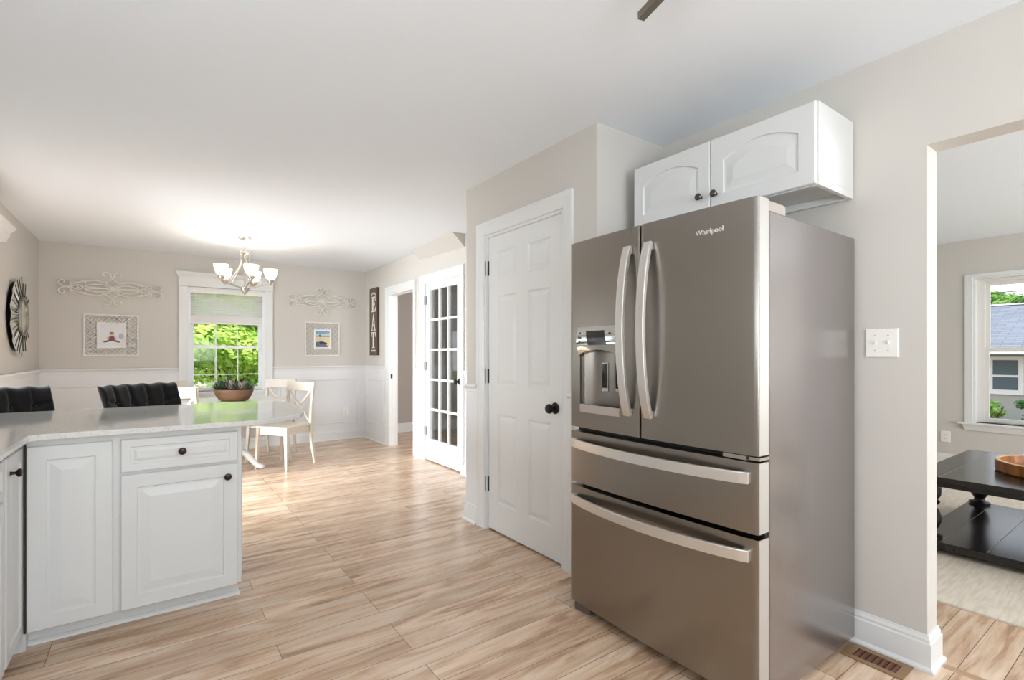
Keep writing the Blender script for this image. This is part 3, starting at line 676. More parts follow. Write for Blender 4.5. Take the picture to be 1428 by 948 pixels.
# ---------------------------------------------------------------- switch, outlets, vent
def plate(name, label, cat, loc, rotz, w, h, kind):
    t = thing(name, label, cat, loc, rotz)
    bm = BM(); loft(bm, [ploop(-w / 2 + i, w / 2 - i, -h / 2 + i, h / 2 - i, y, 0, 2) for i, y in ((0, -0.0003), (0.0, -0.003), (0.004, -0.006))]); obj('cover_plate', bm, M['white_pl'], t)
    if kind == 'switch':
        for x in (-0.023, 0.023):
            bm = BM(); box(bm, x - 0.006, x + 0.006, -0.0075, -0.004, -0.013, 0.013); hexa(bm, [(x - 0.004, -0.0075, -0.004), (x + 0.004, -0.0075, -0.004), (x + 0.004, -0.0075, 0.007), (x - 0.004, -0.0075, 0.007)], [(x - 0.0035, -0.018, 0.005), (x + 0.0035, -0.018, 0.005), (x + 0.0035, -0.018, 0.010), (x - 0.0035, -0.018, 0.010)])
            obj('toggle', bm, M['white_pl'], t)
            for z in (-0.031, 0.031):
                bm = BM(); lathe(bm, [(0, -0.0065), (0.003, -0.0065), (0.003, -0.004), (0, -0.004)], 10, (x, 0, z), axis='Y'); obj('screw', bm, M['nickel'], t)
    else:
        for z in (-0.02, 0.02):
            bm = BM(); lathe(bm, [(0, -0.0075), (0.0165, -0.0075), (0.017, -0.004), (0, -0.004)], 20, (0, 0, z), axis='Y', sy=0.85); so = obj('socket', bm, M['white_pl'], t)
            bm = BM(); box(bm, -0.0075, -0.0055, -0.0082, -0.007, z - 0.003, z + 0.006); box(bm, 0.0055, 0.0075, -0.0082, -0.007, z - 0.003, z + 0.006); box(bm, -0.002, 0.002, -0.0082, -0.007, z - 0.009, z - 0.006); obj('slot', bm, M['darkgap'], so)
    return t
plate('light_switch', 'white double toggle switch plate on the wall right of the refrigerator', 'light switch', (2.43, 0.780, 1.267), R(-90), 0.117, 0.118, 'switch')
plate('wall_outlet', 'white outlet low on the living room wall left of the window', 'outlet', (7.06, 1.677, 0.322), R(-90), 0.085, 0.122, 'outlet')
plate('wall_outlet', 'white outlet inside the wainscot panel right of the dining table', 'outlet', (2.249, 7.266, 0.393), 0, 0.072, 0.116, 'outlet')
fv = thing('floor_vent', 'brown slotted metal floor register beside the refrigerator', 'floor vent', (2.337, 0.757, 0.0))
bm = BM()   # frame ring: slots as dark recess, louvers as separate part
X0, X1, Y0, Y1 = -0.062, 0.062, -0.092, 0.118
ix0, ix1, iy0, iy1 = -0.038, 0.034, -0.062, 0.085
h_ = 0.005
box(bm, X0, ix0, Y0, Y1, 0.0005, h_); box(bm, ix1, X1, Y0, Y1, 0.0005, h_); box(bm, ix0, ix1, Y0, iy0, 0.0005, h_); box(bm, ix0, ix1, iy1, Y1, 0.0005, h_)
obj('frame', bm, M['vent'], fv)
bm = BM(); box(bm, ix0, ix1, iy0, iy1, 0.0004, 0.0012); obj('duct_opening', bm, M['ventdark'], fv)
bm = BM(); ns = 7
for k in range(ns):
    y = iy0 + (iy1 - iy0) * (k + 0.5) / ns
    hexa(bm, [(ix0, y - 0.006, 0.0013), (ix1, y - 0.006, 0.0013), (ix1, y + 0.001, 0.0013), (ix0, y + 0.001, 0.0013)], [(ix0, y + 0.001, 0.0045), (ix1, y + 0.001, 0.0045), (ix1, y + 0.004, 0.0045), (ix0, y + 0.004, 0.0045)])
    box(bm, ix0, ix1, iy0 + (iy1 - iy0) * k / ns - 0.001, iy0 + (iy1 - iy0) * k / ns + 0.001, 0.0013, h_)
obj('louver', bm, M['ventlouver'], fv)

# ceiling bar light at the top edge
cl = thing('ceiling_light', 'dark square-tube bar light hanging just under the kitchen ceiling', 'ceiling light', (1.22, 0.68, 0), 0)
ax = Vector((1.347 - 1.318, 1.127 - 1.02)).normalized(); an = math.atan2(-ax.x, ax.y)
bm = BM(); mt_ = Matrix.Rotation(an, 4, 'Z')
E0 = Vector((1.350 - 1.22, 1.127 - 0.68, 0))
inv = mt_.inverted() @ E0
box(bm, inv.x - 0.013, inv.x + 0.013, inv.y - 0.95, inv.y, 2.36, 2.385, mtx=mt_)
obj('bar', bm, mat('bronze_brown', (120, 112, 100), 0.5, 0.3), cl)
bm = BM(); box(bm, inv.x - 0.045, inv.x - 0.025, inv.y - 0.90, inv.y - 0.105, 2.385, 2.40, mtx=mt_)
box(bm, inv.x - 0.045, inv.x + 0.01, inv.y - 0.50, inv.y - 0.47, 2.385, 2.40, mtx=mt_); obj('upper_rail', bm, mat('grey_bronze', (150, 144, 138), 0.45, 0.4), cl)
bm = BM(); c0 = mt_ @ Vector((inv.x - 0.01, inv.y - 0.485, 0)); lathe(bm, [(0, 2.4399), (0.07, 2.4399), (0.07, 2.425), (0.03, 2.41), (0.012, 2.405), (0.012, 2.385), (0, 2.385)], 24, (c0.x, c0.y, 0)); obj('canopy', bm, M['pewter'], cl, smooth='auto')

# ================================================================ DINING ROOM
# cross-back chair; local: seat centre at origin, faces -y
def make_chair(label, loc, rotz):
    t = thing('dining_chair', label, 'chair', loc, rotz, 'cross-back dining chairs round the white table'); cm = M['cream_chair']
    bm = BM()
    loft(bm, [[(-.205, -.205, z), (.205, -.205, z), (.18, .19, z), (-.18, .19, z)] for z in (0.438, 0.462)]); obj('seat', bm, cm, t, bevel=0.006)
    bm = BM()
    box(bm, -.19, .19, -.19, -.170, 0.37, 0.438)
    for s in (-1, 1): hexa(bm, [(s * .19, -.18, .37), (s * .172, -.18, .37), (s * .147, .17, .37), (s * .165, .17, .37)], [(s * .19, -.18, .438), (s * .172, -.18, .438), (s * .147, .17, .438), (s * .165, .17, .438)])
    box(bm, -.15, .15, .155, .175, 0.37, 0.438); obj('apron', bm, cm, t)
    for s in (-1, 1):
        bm = BM(); hexa(bm, [(s * .205 - .012, -.215, 0), (s * .205 + .012, -.215, 0), (s * .205 + .012, -.190, 0), (s * .205 - .012, -.190, 0)],
                            [(s * .185 - .019, -.204, .438), (s * .185 + .019, -.204, .438), (s * .185 + .019, -.166, .438), (s * .185 - .019, -.166, .438)]); obj('leg', bm, cm, t, bevel=0.003)
        bm = BM()
        prof = [(.255, 0.0, .012, .011), (.205, .25, .017, .015), (.188, .44, .018, .018), (.205, .66, .016, .015), (.238, .91, .014, .012)]
        loops = []
        for y, z, hy, hx in prof:
            x = s * .170; loops.append([(x - hx, y - hy, z), (x + hx, y - hy, z), (x + hx, y + hy, z), (x - hx, y + hy, z)])
        loft(bm, loops); obj('leg', bm, cm, t, bevel=0.003)
    bm = BM(); loops = []
    for i in range(9):
        x = -.190 + .380 * i / 8; c = 0.010 * (1 - (x / .19) ** 2)
        loops.append([(x, .203 + c, .815), (x, .222 + c, .815), (x, .238 + c, .915), (x, .219 + c, .915)])
    loft(bm, loops); obj('top_rail', bm, cm, t, bevel=0.003)
    bm = BM()
    for s in (-1, 1):
        P = [(s * -.155, .186, .475), (s * -.08, .186 + .006, .57), (0, .200 + .006 * s, .655), (s * .08, .209, .735), (s * .150, .215, .825)]
        sweep(bm, P, (0, 1, 0.12), .006, .011)
    obj('cross_brace', bm, cm, t)
    return t
th = R(35); Bp = Vector((1.12, 5.57)); Ap = Bp + Vector((-math.sin(th), math.cos(th))) * .41; nrm = Vector((math.cos(th), math.sin(th)))
c1 = (Ap + Bp) / 2 + nrm * .20
def facing(n): return math.atan2(n[0], -n[1])    # rotz so that local -y points along n
ch = make_chair('cream cross-back chair nearest the camera, pulled out at the right of the white table', (c1.x, c1.y, 0), facing((-nrm.x, -nrm.y)))
def chair_at(bx, by, n, label):
    n = Vector(n).normalized(); c = Vector((bx, by)) + n * 0.235
    copy_tree(ch, (c.x, c.y, 0), facing(n), label)
chair_at(1.29, 6.72, (-.58, -.82), 'white cross-back chair at the far right of the round table, against the wainscot')
chair_at(.17, 5.56, (.55, .83), 'grey-white cross-back chair at the near left of the table, half behind the tufted stool')
chair_at(.155, 6.80, (.62, -.78), 'white cross-back chair at the far left of the table, only its top rail showing')

# round pedestal table
TC = (.66, 5.98)
dt = thing('dining_table', 'round white pedestal dining table in front of the window', 'table', (*TC, 0), R(-20))
bm = BM(); lathe(bm, [(0, .712), (.50, .712), (.525, .718), (.53, .730), (.528, .738), (.52, .74), (0, .74)], 64); obj('tabletop', bm, M['white_table'], dt, smooth='auto')
bm = BM(); lathe(bm, [(0, .16), (.075, .16), (.08, .20), (.05, .24), (.045, .30), (.07, .40), (.075, .46), (.05, .54), (.04, .60), (.08, .66), (.20, .69), (.22, .712), (0, .712)], 32); obj('pedestal', bm, M['white_table'], dt, smooth='auto')
for k in range(4):
    a = R(90 * k); bm = BM(); P = []
    for r_, z, w in ((0.03, .19, .030), (.08, .20, .032), (.14, .17, .030), (.20, .10, .028), (.25, .045, .030), (.29, .029, .034), (.32, .026, .030)): P.append((r_ * math.cos(a), r_ * math.sin(a), z))
    tube(bm, P, [.034, .036, .034, .030, .028, .028, .018], 12); obj('foot', bm, M['white_table'], dt, smooth=True)

# planter bowl with succulents
pb = thing('planter', 'brown wooden dough-bowl planter of succulents on the white round table', 'planter', (.672, 5.88, .741), R(-36))
bm = BM()
def oval(rx, ry, z, n=32): return [(rx * math.copysign(abs(math.cos(2 * math.pi * k / n)) ** .8, math.cos(2 * math.pi * k / n)), ry * math.copysign(abs(math.sin(2 * math.pi * k / n)) ** .9, math.sin(2 * math.pi * k / n)), z) for k in range(n)]
loft(bm, [oval(.115, .07, .0), oval(.145, .085, .014), oval(.178, .10, .06), oval(.194, .112, .105), oval(.192, .113, .118), oval(.180, .100, .118), oval(.170, .09, .10)], True, True)
bw = obj('bowl', bm, M['bowl'], pb, smooth='auto')
bm = BM(); loft(bm, [oval(.168, .085, .101), oval(.16, .08, .112), oval(.10, .05, .12)]); obj('soil', bm, M['soil'], pb)
def leaf(bm, base, d, L, w, lift=0.3):
    d = Vector(d).normalized(); b = Vector(base); s = d.cross(Vector((0, 0, 1))); s = s.normalized() if s.length > .01 else Vector((1, 0, 0))
    n = s.cross(d); 
    loops = []
    for t, ww in ((0, .35), (.35, 1), (.7, .8), (1, .08)):
        c = b + d * L * t + n * L * lift * t * t
        loops.append([tuple(c + s * w * ww), tuple(c + n * w * .3 * ww), tuple(c - s * w * ww), tuple(c - n * w * .3 * ww)])
    loft(bm, loops)
rs = random.Random(4)
for k in range(20):
    t = -0.155 + 0.31 * (k % 10) / 9; y = (-.035 if k < 10 else .04) + rs.uniform(-.012, .012)
    pink = (-.05 < t < .17 and k % 3 != 0); bm = BM(); z = .118
    nl = 26; S = rs.uniform(.050, .066) * (1 if pink else 1.1); ht = rs.uniform(.015, .045)
    if not pink and k in (1, 3, 12): ht += 0.03
    for i in range(nl):
        a = i * 2.4; el = 0.15 + 1.2 * (i / nl)
        leaf(bm, (t, y, z + ht * i / nl), (math.cos(a) * math.cos(el), math.sin(a) * math.cos(el), math.sin(el)), S * rs.uniform(.8, 1.15), S * .22, .12)
    obj('succulent', bm, M['succ_pink'] if pink else M['succ_green'], pb)

# tufted counter stools (local: faces -y toward the counter, origin at floor under the seat)
def make_stool(label, loc, rotz):
    t = thing('counter_stool', label, 'stool', loc, rotz, 'black tufted stools behind the counter')
    bm = BM(); W_, Z0, Z1 = .235, .60, 1.02; NX, NZ = 64, 48
    btn = [(x, z) for r_, z in enumerate((.70, .80, .90)) for x in ([-.16, -.055, .055, .16] if r_ % 2 == 0 else [-.108, 0, .108])]
    def dist_seg(p, a, b):
        ax, az = a; bx, bz = b; px, pz = p; L2 = (bx - ax) ** 2 + (bz - az) ** 2
        u = max(0, min(1, ((px - ax) * (bx - ax) + (pz - az) * (bz - az)) / L2)); return math.hypot(px - ax - u * (bx - ax), pz - az - u * (bz - az))
    segs = []
    for i in range(len(btn)):
        for j in range(i + 1, len(btn)):
            if .10 < math.hypot(btn[i][0] - btn[j][0], btn[i][1] - btn[j][1]) < .118 and abs(btn[i][1] - btn[j][1]) > .05: segs.append((btn[i], btn[j]))
    for b in btn:
        if b[1] > .89: segs.append((b, (b[0] * 1.03, 1.03)))
        if abs(b[0]) > .15: segs.append((b, (b[0] + math.copysign(.06, b[0]), b[1] + .02)))
    F = []; Bk = []
    for i in range(NX + 1):
        u = -1 + 2 * i / NX; cf = []; cb = []
        for j in range(NZ + 1):
            v = j / NZ; wd = W_ + 0.02 * v; x = u * wd; z = Z0 + (Z1 - Z0) * v
            db = min(math.hypot(x - b[0], z - b[1]) for b in btn); ds = min(dist_seg((x, z), *s_) for s_ in segs)
            puff = .040 - .016 * math.exp(-(ds / .012) ** 2) - .022 * math.exp(-(db / .016) ** 2)
            e = min(1 - abs(u), (1 - v) * 1.0, v + .05) / .10
            if e < 1: puff = puff * math.sqrt(max(1 - (1 - e) ** 2, 0)) + 0
            top = .007 * v ** 6 * (math.cos(x / .108 * 2 * math.pi + math.pi) * .5)
            curve = .055 * (1 - u * u) + .17 * v
            cf.append(bm.verts.new((x, curve - puff - .02, z + top))); cb.append(bm.verts.new((x, curve + .028 * (math.sqrt(max(0, min(1, e))) if e < 1 else 1) - .02, z + top)))
        F.append(cf); Bk.append(cb)
    for i in range(NX):
        for j in range(NZ):
            bm.faces.new((F[i][j], F[i + 1][j], F[i + 1][j + 1], F[i][j + 1])); bm.faces.new((Bk[i][j], Bk[i][j + 1], Bk[i + 1][j + 1], Bk[i + 1][j]))
    for i in range(NX): bm.faces.new((F[i][0], Bk[i][0], Bk[i + 1][0], F[i + 1][0])); bm.faces.new((F[i][NZ], F[i + 1][NZ], Bk[i + 1][NZ], Bk[i][NZ]))
    for j in range(NZ): bm.faces.new((F[0][j], F[0][j + 1], Bk[0][j + 1], Bk[0][j])); bm.faces.new((F[NX][j], Bk[NX][j], Bk[NX][j + 1], F[NX][j + 1]))
    bk = obj('backrest', bm, M['velvet'], t, smooth=True)
    for b in btn:
        bm = BM(); y = .055 * (1 - (b[0] / W_) ** 2) + .17 * (b[1] - Z0) / (Z1 - Z0) - .022 - .02
        lathe(bm, [(0, y - .006), (.005, y - .005), (.008, y), (.006, y + .004), (0, y + .005)], 10, (b[0], 0, b[1]), axis='Y'); obj('button', bm, M['velvet'], bk, smooth=True)
    bm = BM(); loft(bm, [[(sx_ * (.215 - i), sy_ * .20 - .17 + (i if sy_ < 0 else -i) , z) for sx_, sy_ in ((-1, -1), (1, -1), (1, 1), (-1, 1))] for i, z in ((.01, .56), (0, .57), (0, .63), (.015, .655))]); obj('seat', bm, M['velvet'], t, bevel=.012)
    for sx_ in (-1, 1):
        for y0, y1 in ((-.34, -.36), (.0, .04)):
            bm = BM(); hexa(bm, [(sx_ * .20 - .012, y1 - .012, 0), (sx_ * .20 + .012, y1 - .012, 0), (sx_ * .20 + .012, y1 + .012, 0), (sx_ * .20 - .012, y1 + .012, 0)],
                                [(sx_ * .18 - .018, y0 - .018, .56), (sx_ * .18 + .018, y0 - .018, .56), (sx_ * .18 + .018, y0 + .018, .56), (sx_ * .18 - .018, y0 + .018, .56)]); obj('leg', bm, M['darkwood'], t)
    bm = BM(); box(bm, -.19, .19, -.362, -.342, .20, .225); obj('footrest', bm, M['nickel'], t)
    return t
st = make_stool('black tufted counter stool left of the window, its whole back showing over the counter', (.005, 4.09, 0), R(36))
copy_tree(st, (-.665, 4.06, 0), R(36), 'black tufted counter stool cut by the left edge, under the starburst mirror')

# chandelier
CH = (.77, 5.85)
cd = thing('chandelier', 'brushed nickel five-arm chandelier with lit frosted glass shades over the table', 'chandelier', (*CH, 0), 0)
bm = BM(); lathe(bm, [(0, 2.4399), (.062, 2.4399), (.064, 2.432), (.05, 2.422), (.012, 2.416), (.01, 2.405), (0, 2.405)], 32); obj('canopy', bm, M['nickel'], cd, smooth='auto')
bm = BM()
for k in range(5):
    z = 2.398 - k * .022; P = [((0.007 * math.cos(a)) * (1 if k % 2 else 0), (0.007 * math.cos(a)) * (0 if k % 2 else 1), z + .015 * math.sin(a)) for a in [2 * math.pi * i / 12 for i in range(12)]]
    tube(bm, P, .0018, 6, closed=True)
obj('chain', bm, M['nickel'], cd, smooth=True)
bm = BM(); lathe(bm, [(0, 2.30), (.008, 2.295), (.012, 2.285), (.045, 2.280), (.048, 2.268), (.014, 2.258), (.008, 2.24), (.006, 2.10), (.006, 1.93), (.03, 1.925), (.042, 1.91), (.036, 1.885), (.018, 1.865), (.010, 1.85), (.004, 1.842), (0, 1.84)], 24); obj('stem', bm, M['nickel'], cd, smooth='auto')
shm = M['shade']; lamps = []
for k in range(5):
    a = R(60 + 72 * k); ca, sa = math.cos(a), math.sin(a); RR = .243
    bm = BM(); P = []
    for i in range(15):
        t = i / 14; r_ = .040 + .135 * t ** 1.9; z = 2.275 - .325 * t ** .85; P.append((r_ * ca, r_ * sa, z))
    tube(bm, P, .0065, 8)
    lathe(bm, [(0, 2.300), (.008, 2.295), (.010, 2.287), (.006, 2.278), (0, 2.276)], 10, (.040 * ca, .040 * sa, 0))
    P = []
    for i in range(15):
        t = i / 14; r_ = .028 + (RR - .028) * t; z = 1.915 + .028 * math.sin(t * math.pi * .5) * 1.0 + .03 * t * t; P.append((r_ * ca, r_ * sa, z))
    tube(bm, P, .0055, 8)
    lathe(bm, [(0, 1.955), (.010, 1.958), (.012, 1.972), (.026, 1.985), (.032, 2.0), (.030, 2.012), (0, 2.012)], 16, (RR * ca, RR * sa, 0))
    arm = obj('arm', bm, M['nickel'], cd, smooth=True)
    bm = BM(); lathe(bm, [(.012, 2.0125), (.034, 2.018), (.050, 2.040), (.062, 2.075), (.071, 2.122), (.0685, 2.122), (.0595, 2.077), (.047, 2.043), (.032, 2.022), (.012, 2.0165)], 28, (RR * ca, RR * sa, 0)); obj('lamp_shade', bm, shm, arm, smooth=True)
    bm = BM(); lathe(bm, [(0, 2.02), (.012, 2.022), (.012, 2.045), (.024, 2.075), (.018, 2.096), (0, 2.104)], 16, (RR * ca, RR * sa, 0)); obj('bulb', bm, mat('lit_bulb', (255, 240, 215), .5, emis=(255, 230, 190), es=2.2) if k == 0 else bpy.data.materials['lit_bulb'], arm, smooth=True)
    light('chandelier_bulb_light', 'POINT', (CH[0] + RR * ca, CH[1] + RR * sa, 2.12), 1.9, (1, .93, .84), .05)

# window blind
bl = thing('window_blind', 'white horizontal blind half raised in the dining window', 'blind', ((WX0 + WX1) / 2, 7.305, 0))
hwid = (WX1 - WX0) / 2 - .004
bm = BM(); box(bm, -hwid, hwid, -.030, .028, 2.000, 2.052); box(bm, -hwid, hwid, -.034, -.028, 1.985, 2.054); obj('headrail', bm, M['blind'], bl)
bm = BM()
for k in range(11):
    z = 1.970 - k * .0285
    loft(bm, [[(-hwid + .004, -.020, z - .013), (-hwid + .004, 0, z + .001), (-hwid + .004, .020, z + .013), (-hwid + .004, .020, z + .0105), (-hwid + .004, 0, z - .002), (-hwid + .004, -.020, z - .0155)], [(hwid - .004, -.020, z - .013), (hwid - .004, 0, z + .001), (hwid - .004, .020, z + .013), (hwid - .004, .020, z + .0105), (hwid - .004, 0, z - .002), (hwid - .004, -.020, z - .0155)]])
obj('slat', bm, M['blind'], bl)
bm = BM()
for k in range(16):
    z = 1.632 + k * .0045; box(bm, -hwid + .004, hwid - .004, -.025, .025, z, z + .0038)
obj('stacked_slats', bm, M['blind'], bl)
bm = BM(); box(bm, -hwid + .002, hwid - .002, -.026, .026, 1.605, 1.630); obj('bottom_rail', bm, M['blind'], bl, bevel=.003)
bm = BM()
for x in (-.30, 0.0, .30):
    bm = BM(); tube(bm, [(x, -.027, 2.0), (x, -.027, 1.62)], .0012, 5); obj('ladder_cord', bm, M['blind'], bl)
bm = BM(); tube(bm, [(-.345, -.034, 2.0), (-.345, -.036, 1.42)], .0035, 6); obj('tilt_wand', bm, M['white_pl'], bl)
bm = BM(); tube(bm, [(-.143, -.036, 2.0), (-.143, -.038, .86)], .0016, 5); tube(bm, [(-.136, -.036, 2.0), (-.138, -.038, .86)], .0016, 5); lathe(bm, [(0, .86), (.004, .86), (.009, .83), (.010, .805), (0, .80)], 10, (-.14, -.038, 0)); obj('pull_cord', bm, M['white_pl'], bl)

# iron scrolls on the far wall
def spiral(cx, cz, r0, a0, turns, dr=1.0, n=22, r1=.25):
    return [(cx + r0 * (1 - (1 - r1) * t) * math.cos(a0 + dr * turns * 2 * math.pi * t), cz + r0 * (1 - (1 - r1) * t) * math.sin(a0 + dr * turns * 2 * math.pi * t)) for t in [i / n for i in range(n + 1)]]
def bez(p0, p1, p2, p3, n=14):
    o = []
    for i in range(n + 1):
        t = i / n; q = 1 - t
        o.append(tuple(q ** 3 * a + 3 * q * q * t * b + 3 * q * t * t * c + t ** 3 * d_ for a, b, c, d_ in zip(p0, p1, p2, p3)))
    return o
def scroll(label, cx, cz, w, h):
    t = thing('iron_scroll', label, 'wall decor', (cx, 7.262, cz), 0, 'white iron scrolls beside the window')
    sx_, sz_ = w / .97, h / .40; bm = BM(); tips = []
    def put(pl, r=.0075):
        tube(bm, [(x * sx_, -.010 - (.004 if i % 2 else 0) * 0, z * sz_) for i, (x, z) in enumerate(pl)], r, 8)
    for a in (1, -1):
        for b in (1, -1):
            # central hearts above and below: stem then curl outward
            s1 = bez((0, .0), (a * .0, b * .05), (a * .035, b * .09), (a * .012, b * .135)) 
            put([(a * -.10, b * .055)] + bez((a * -.10, b * .055), (a * -.05, b * .075), (a * -.004, b * .09), (a * .012, b * .14)) + [(a * x, b * z) for x, z in spiral(.060, .150, .047, math.pi * 1.05, .72, -1)])
            # long ogives
            put(bez((0, b * .012), (a * .09, b * .10), (a * .19, b * .10), (a * .27, b * .050)) + [(a * x, b * z) for x, z in spiral(.245, .052, .030, -.2, .62, 1)])
            put(bez((0, b * -.012), (a * .07, b * .06), (a * .16, b * .06), (a * .25, b * .008)))
            put(bez((a * -.0, b * .03), (a * .05, b * -.02), (a * .16, b * .01), (a * .25, b * .010)))
            # end ovals and curls
            put(bez((a * .23, b * .055), (a * .27, b * .075), (a * .33, b * .045), (a * .385, 0)))
            put(bez((a * .25, 0), (a * .285, b * .035), (a * .32, b * .03), (a * .345, 0)))
            put(bez((a * .345, b * -.005), (a * .39, b * .0), (a * .43, b * .005), (a * .445, b * .02)) + [(a * x, b * z) for x, z in spiral(.425, .050, .038, -.75, .72, 1)])
            put(bez((a * .30, b * .035), (a * .32, b * .06), (a * .345, b * .07), (a * .36, b * .05)) + [(a * x, b * z) for x, z in spiral(.345, .045, .018, .2, .5, -1, 10)])
            tips.append((a * .255, b * .062)); tips.append((a * .415, b * .052))
    obj('scrollwork', bm, M['ironwhite'], t, smooth=True)
    bm = BM(); hexa(bm, [(-.022, -.022, 0), (0, -.022, -.022), (.022, -.022, 0), (0, -.022, .022)], [(-.034, -.006, 0), (0, -.006, -.034), (.034, -.006, 0), (0, -.006, .034)]); 
    for a in (1, -1): lathe(bm, [(0, -.024), (.010, -.02), (.014, -.010), (0, -.006)], 12, (a * .30 * sx_, 0, 0), axis='Y')
    obj('medallion', bm, M['ironwhite'], t)
    bm = BM()
    for x, z in tips: lathe(bm, [(0, -.018), (.006, -.014), (.006, -.008), (0, -.004)], 8, (x * sx_, 0, z * sz_), axis='Y')
    obj('tip', bm, M['ironcap'], t)
    return t
scroll('white iron scroll left of the window, above the photo of a seated baby', -.385, 1.962, .97, .40)
scroll('white iron scroll right of the window, above the beach photo', 1.925, 1.963, .94, .40)

# lattice photo frames
def lattice(label, cx, cz, w, h, iw, ih, pitch, photo, group='white lattice photo frames on the far wall'):
    t = thing('photo_frame', label, 'photo frame', (cx, 7.266, cz), 0, group); T_ = .016
    def ring(bm, x0, x1, z0, z1, wd, y0, y1):
        box(bm, x0, x1, y0, y1, z0, z0 + wd); box(bm, x0, x1, y0, y1, z1 - wd, z1); box(bm, x0, x0 + wd, y0, y1, z0 + wd, z1 - wd); box(bm, x1 - wd, x1, y0, y1, z0 + wd, z1 - wd)
    bm = BM(); ring(bm, -w / 2, w / 2, -h / 2, h / 2, .014, -T_, 0); ring(bm, -iw / 2, iw / 2, -ih / 2, ih / 2, .022, -T_ - .004, 0)
    X_, Z_ = w / 2 - .012, h / 2 - .012; r_ = pitch
    nx = int(X_ / pitch) + 2; nz = int(Z_ / pitch) + 2; N = 32; hw_ = .0033
    for i in range(-nx, nx + 1):
        for j in range(-nz, nz + 1):
            if (i + j) % 2: continue
            cx_, cz_ = i * pitch, j * pitch
            for k in range(N):
                a0, a1 = 2 * math.pi * k / N, 2 * math.pi * (k + 1) / N
                xm, zm = cx_ + r_ * 1.0 * math.cos((a0 + a1) / 2), cz_ + r_ * math.sin((a0 + a1) / 2)
                if abs(xm) > X_ or abs(zm) > Z_ or (abs(xm) < iw / 2 and abs(zm) < ih / 2): continue
                q = [(cx_ + rr * math.cos(a), cz_ + rr * math.sin(a)) for rr, a in ((r_ - hw_, a0), (r_ + hw_, a0), (r_ + hw_, a1), (r_ - hw_, a1))]
                hexa(bm, [(x, -.004, z) for x, z in q], [(x, -.013, z) for x, z in q])
    obj('lattice', bm, M['frame'], t)
    k = photo(iw / 2 - .02, ih / 2 - .02); k.parent = t
    return t
def flat(bm, pts, y, mi):
    bm.faces.new([bm.verts.new((x, y, z)) for x, z in pts]).material_index = mi
def ell(cx, cz, rx, rz, n=14, rot=0): return [(cx + rx * math.cos(2 * math.pi * k / n) * math.cos(rot) - rz * math.sin(2 * math.pi * k / n) * math.sin(rot), cz + rx * math.cos(2 * math.pi * k / n) * math.sin(rot) + rz * math.sin(2 * math.pi * k / n) * math.cos(rot)) for k in range(n)]
pm = {k: mat('print_' + k, c, .4) for k, c in dict(pale=(226, 224, 226), skin=(226, 190, 170), hair=(120, 96, 84), rust=(112, 66, 60), brown=(92, 66, 62), mist=(176, 182, 188), sky=(110, 170, 206), cloud=(196, 206, 196), sea=(60, 120, 160), sand=(222, 206, 160), dark=(44, 46, 56), rock=(96, 104, 122)).items()}
def baby(hx, hz):
    bm = BM(); y = -.006
    box(bm, -hx, hx, y, -.002, -hz, hz, 0)
    flat(bm, ell(hx * .75, -.01, .022, .035), y - .0004, 5)
    flat(bm, ell(-.035, -.065, .045, .010, rot=.35), y - .0008, 4); flat(bm, ell(.035, -.065, .045, .010, rot=-.35), y - .0008, 4)
    flat(bm, ell(0, -.036, .030, .030), y - .0012, 3); flat(bm, ell(-.034, -.028, .012, .020, rot=-.5), y - .0012, 1); flat(bm, ell(.034, -.028, .012, .020, rot=.5), y - .0012, 1)
    flat(bm, ell(0, .012, .022, .025), y - .0016, 1); flat(bm, ell(0, .026, .020, .012), y - .002, 2)
    return obj('photo_print', bm, [pm['pale'], pm['skin'], pm['hair'], pm['rust'], pm['brown'], pm['mist']])
def beach(hx, hz):
    bm = BM(); y = -.006
    box(bm, -hx, hx, y, -.002, -hz, hz, 0)
    flat(bm, [(-hx, hz * .55), (hx, hz * .75), (hx, hz), (-hx, hz)], y - .0003, 1)
    flat(bm, [(-hx, hz * .28), (hx, hz * .28), (hx, hz * .38), (-hx, hz * .38)], y - .0003, 2)
    flat(bm, [(-hx, -hz), (hx, -hz), (hx, hz * .26), (-hx, hz * .26)], y - .0003, 3)
    flat(bm, [(-hx, -hz), (hx * .8, -hz), (hx * .5, -hz * .55), (-hx * .4, -hz * .3), (-hx, -hz * .4)], y - .0006, 6)
    flat(bm, ell(-.028, -.008, .020, .034, rot=.25), y - .001, 5); flat(bm, ell(.018, -.052, .055, .012, rot=-.3), y - .001, 4); flat(bm, ell(-.02, -.05, .02, .018), y - .0012, 4)
    flat(bm, ell(.008, -.008, .010, .026, rot=.7), y - .0012, 5); flat(bm, ell(-.034, .045, .016, .018), y - .0014, 7)
    return obj('photo_print', bm, [pm['cloud'], pm['sky'], pm['sea'], pm['sand'], pm['dark'], pm['skin'], pm['rock'], pm['hair']])
lattice('white lattice frame with a seated baby photo, left of the dining window', -.389, 1.439, .490, .470, .262, .290, .047, baby)
lattice('white lattice frame with a beach photo of a sitting child, right of the window', 1.927, 1.438, .470, .472, .236, .272, .035, beach)

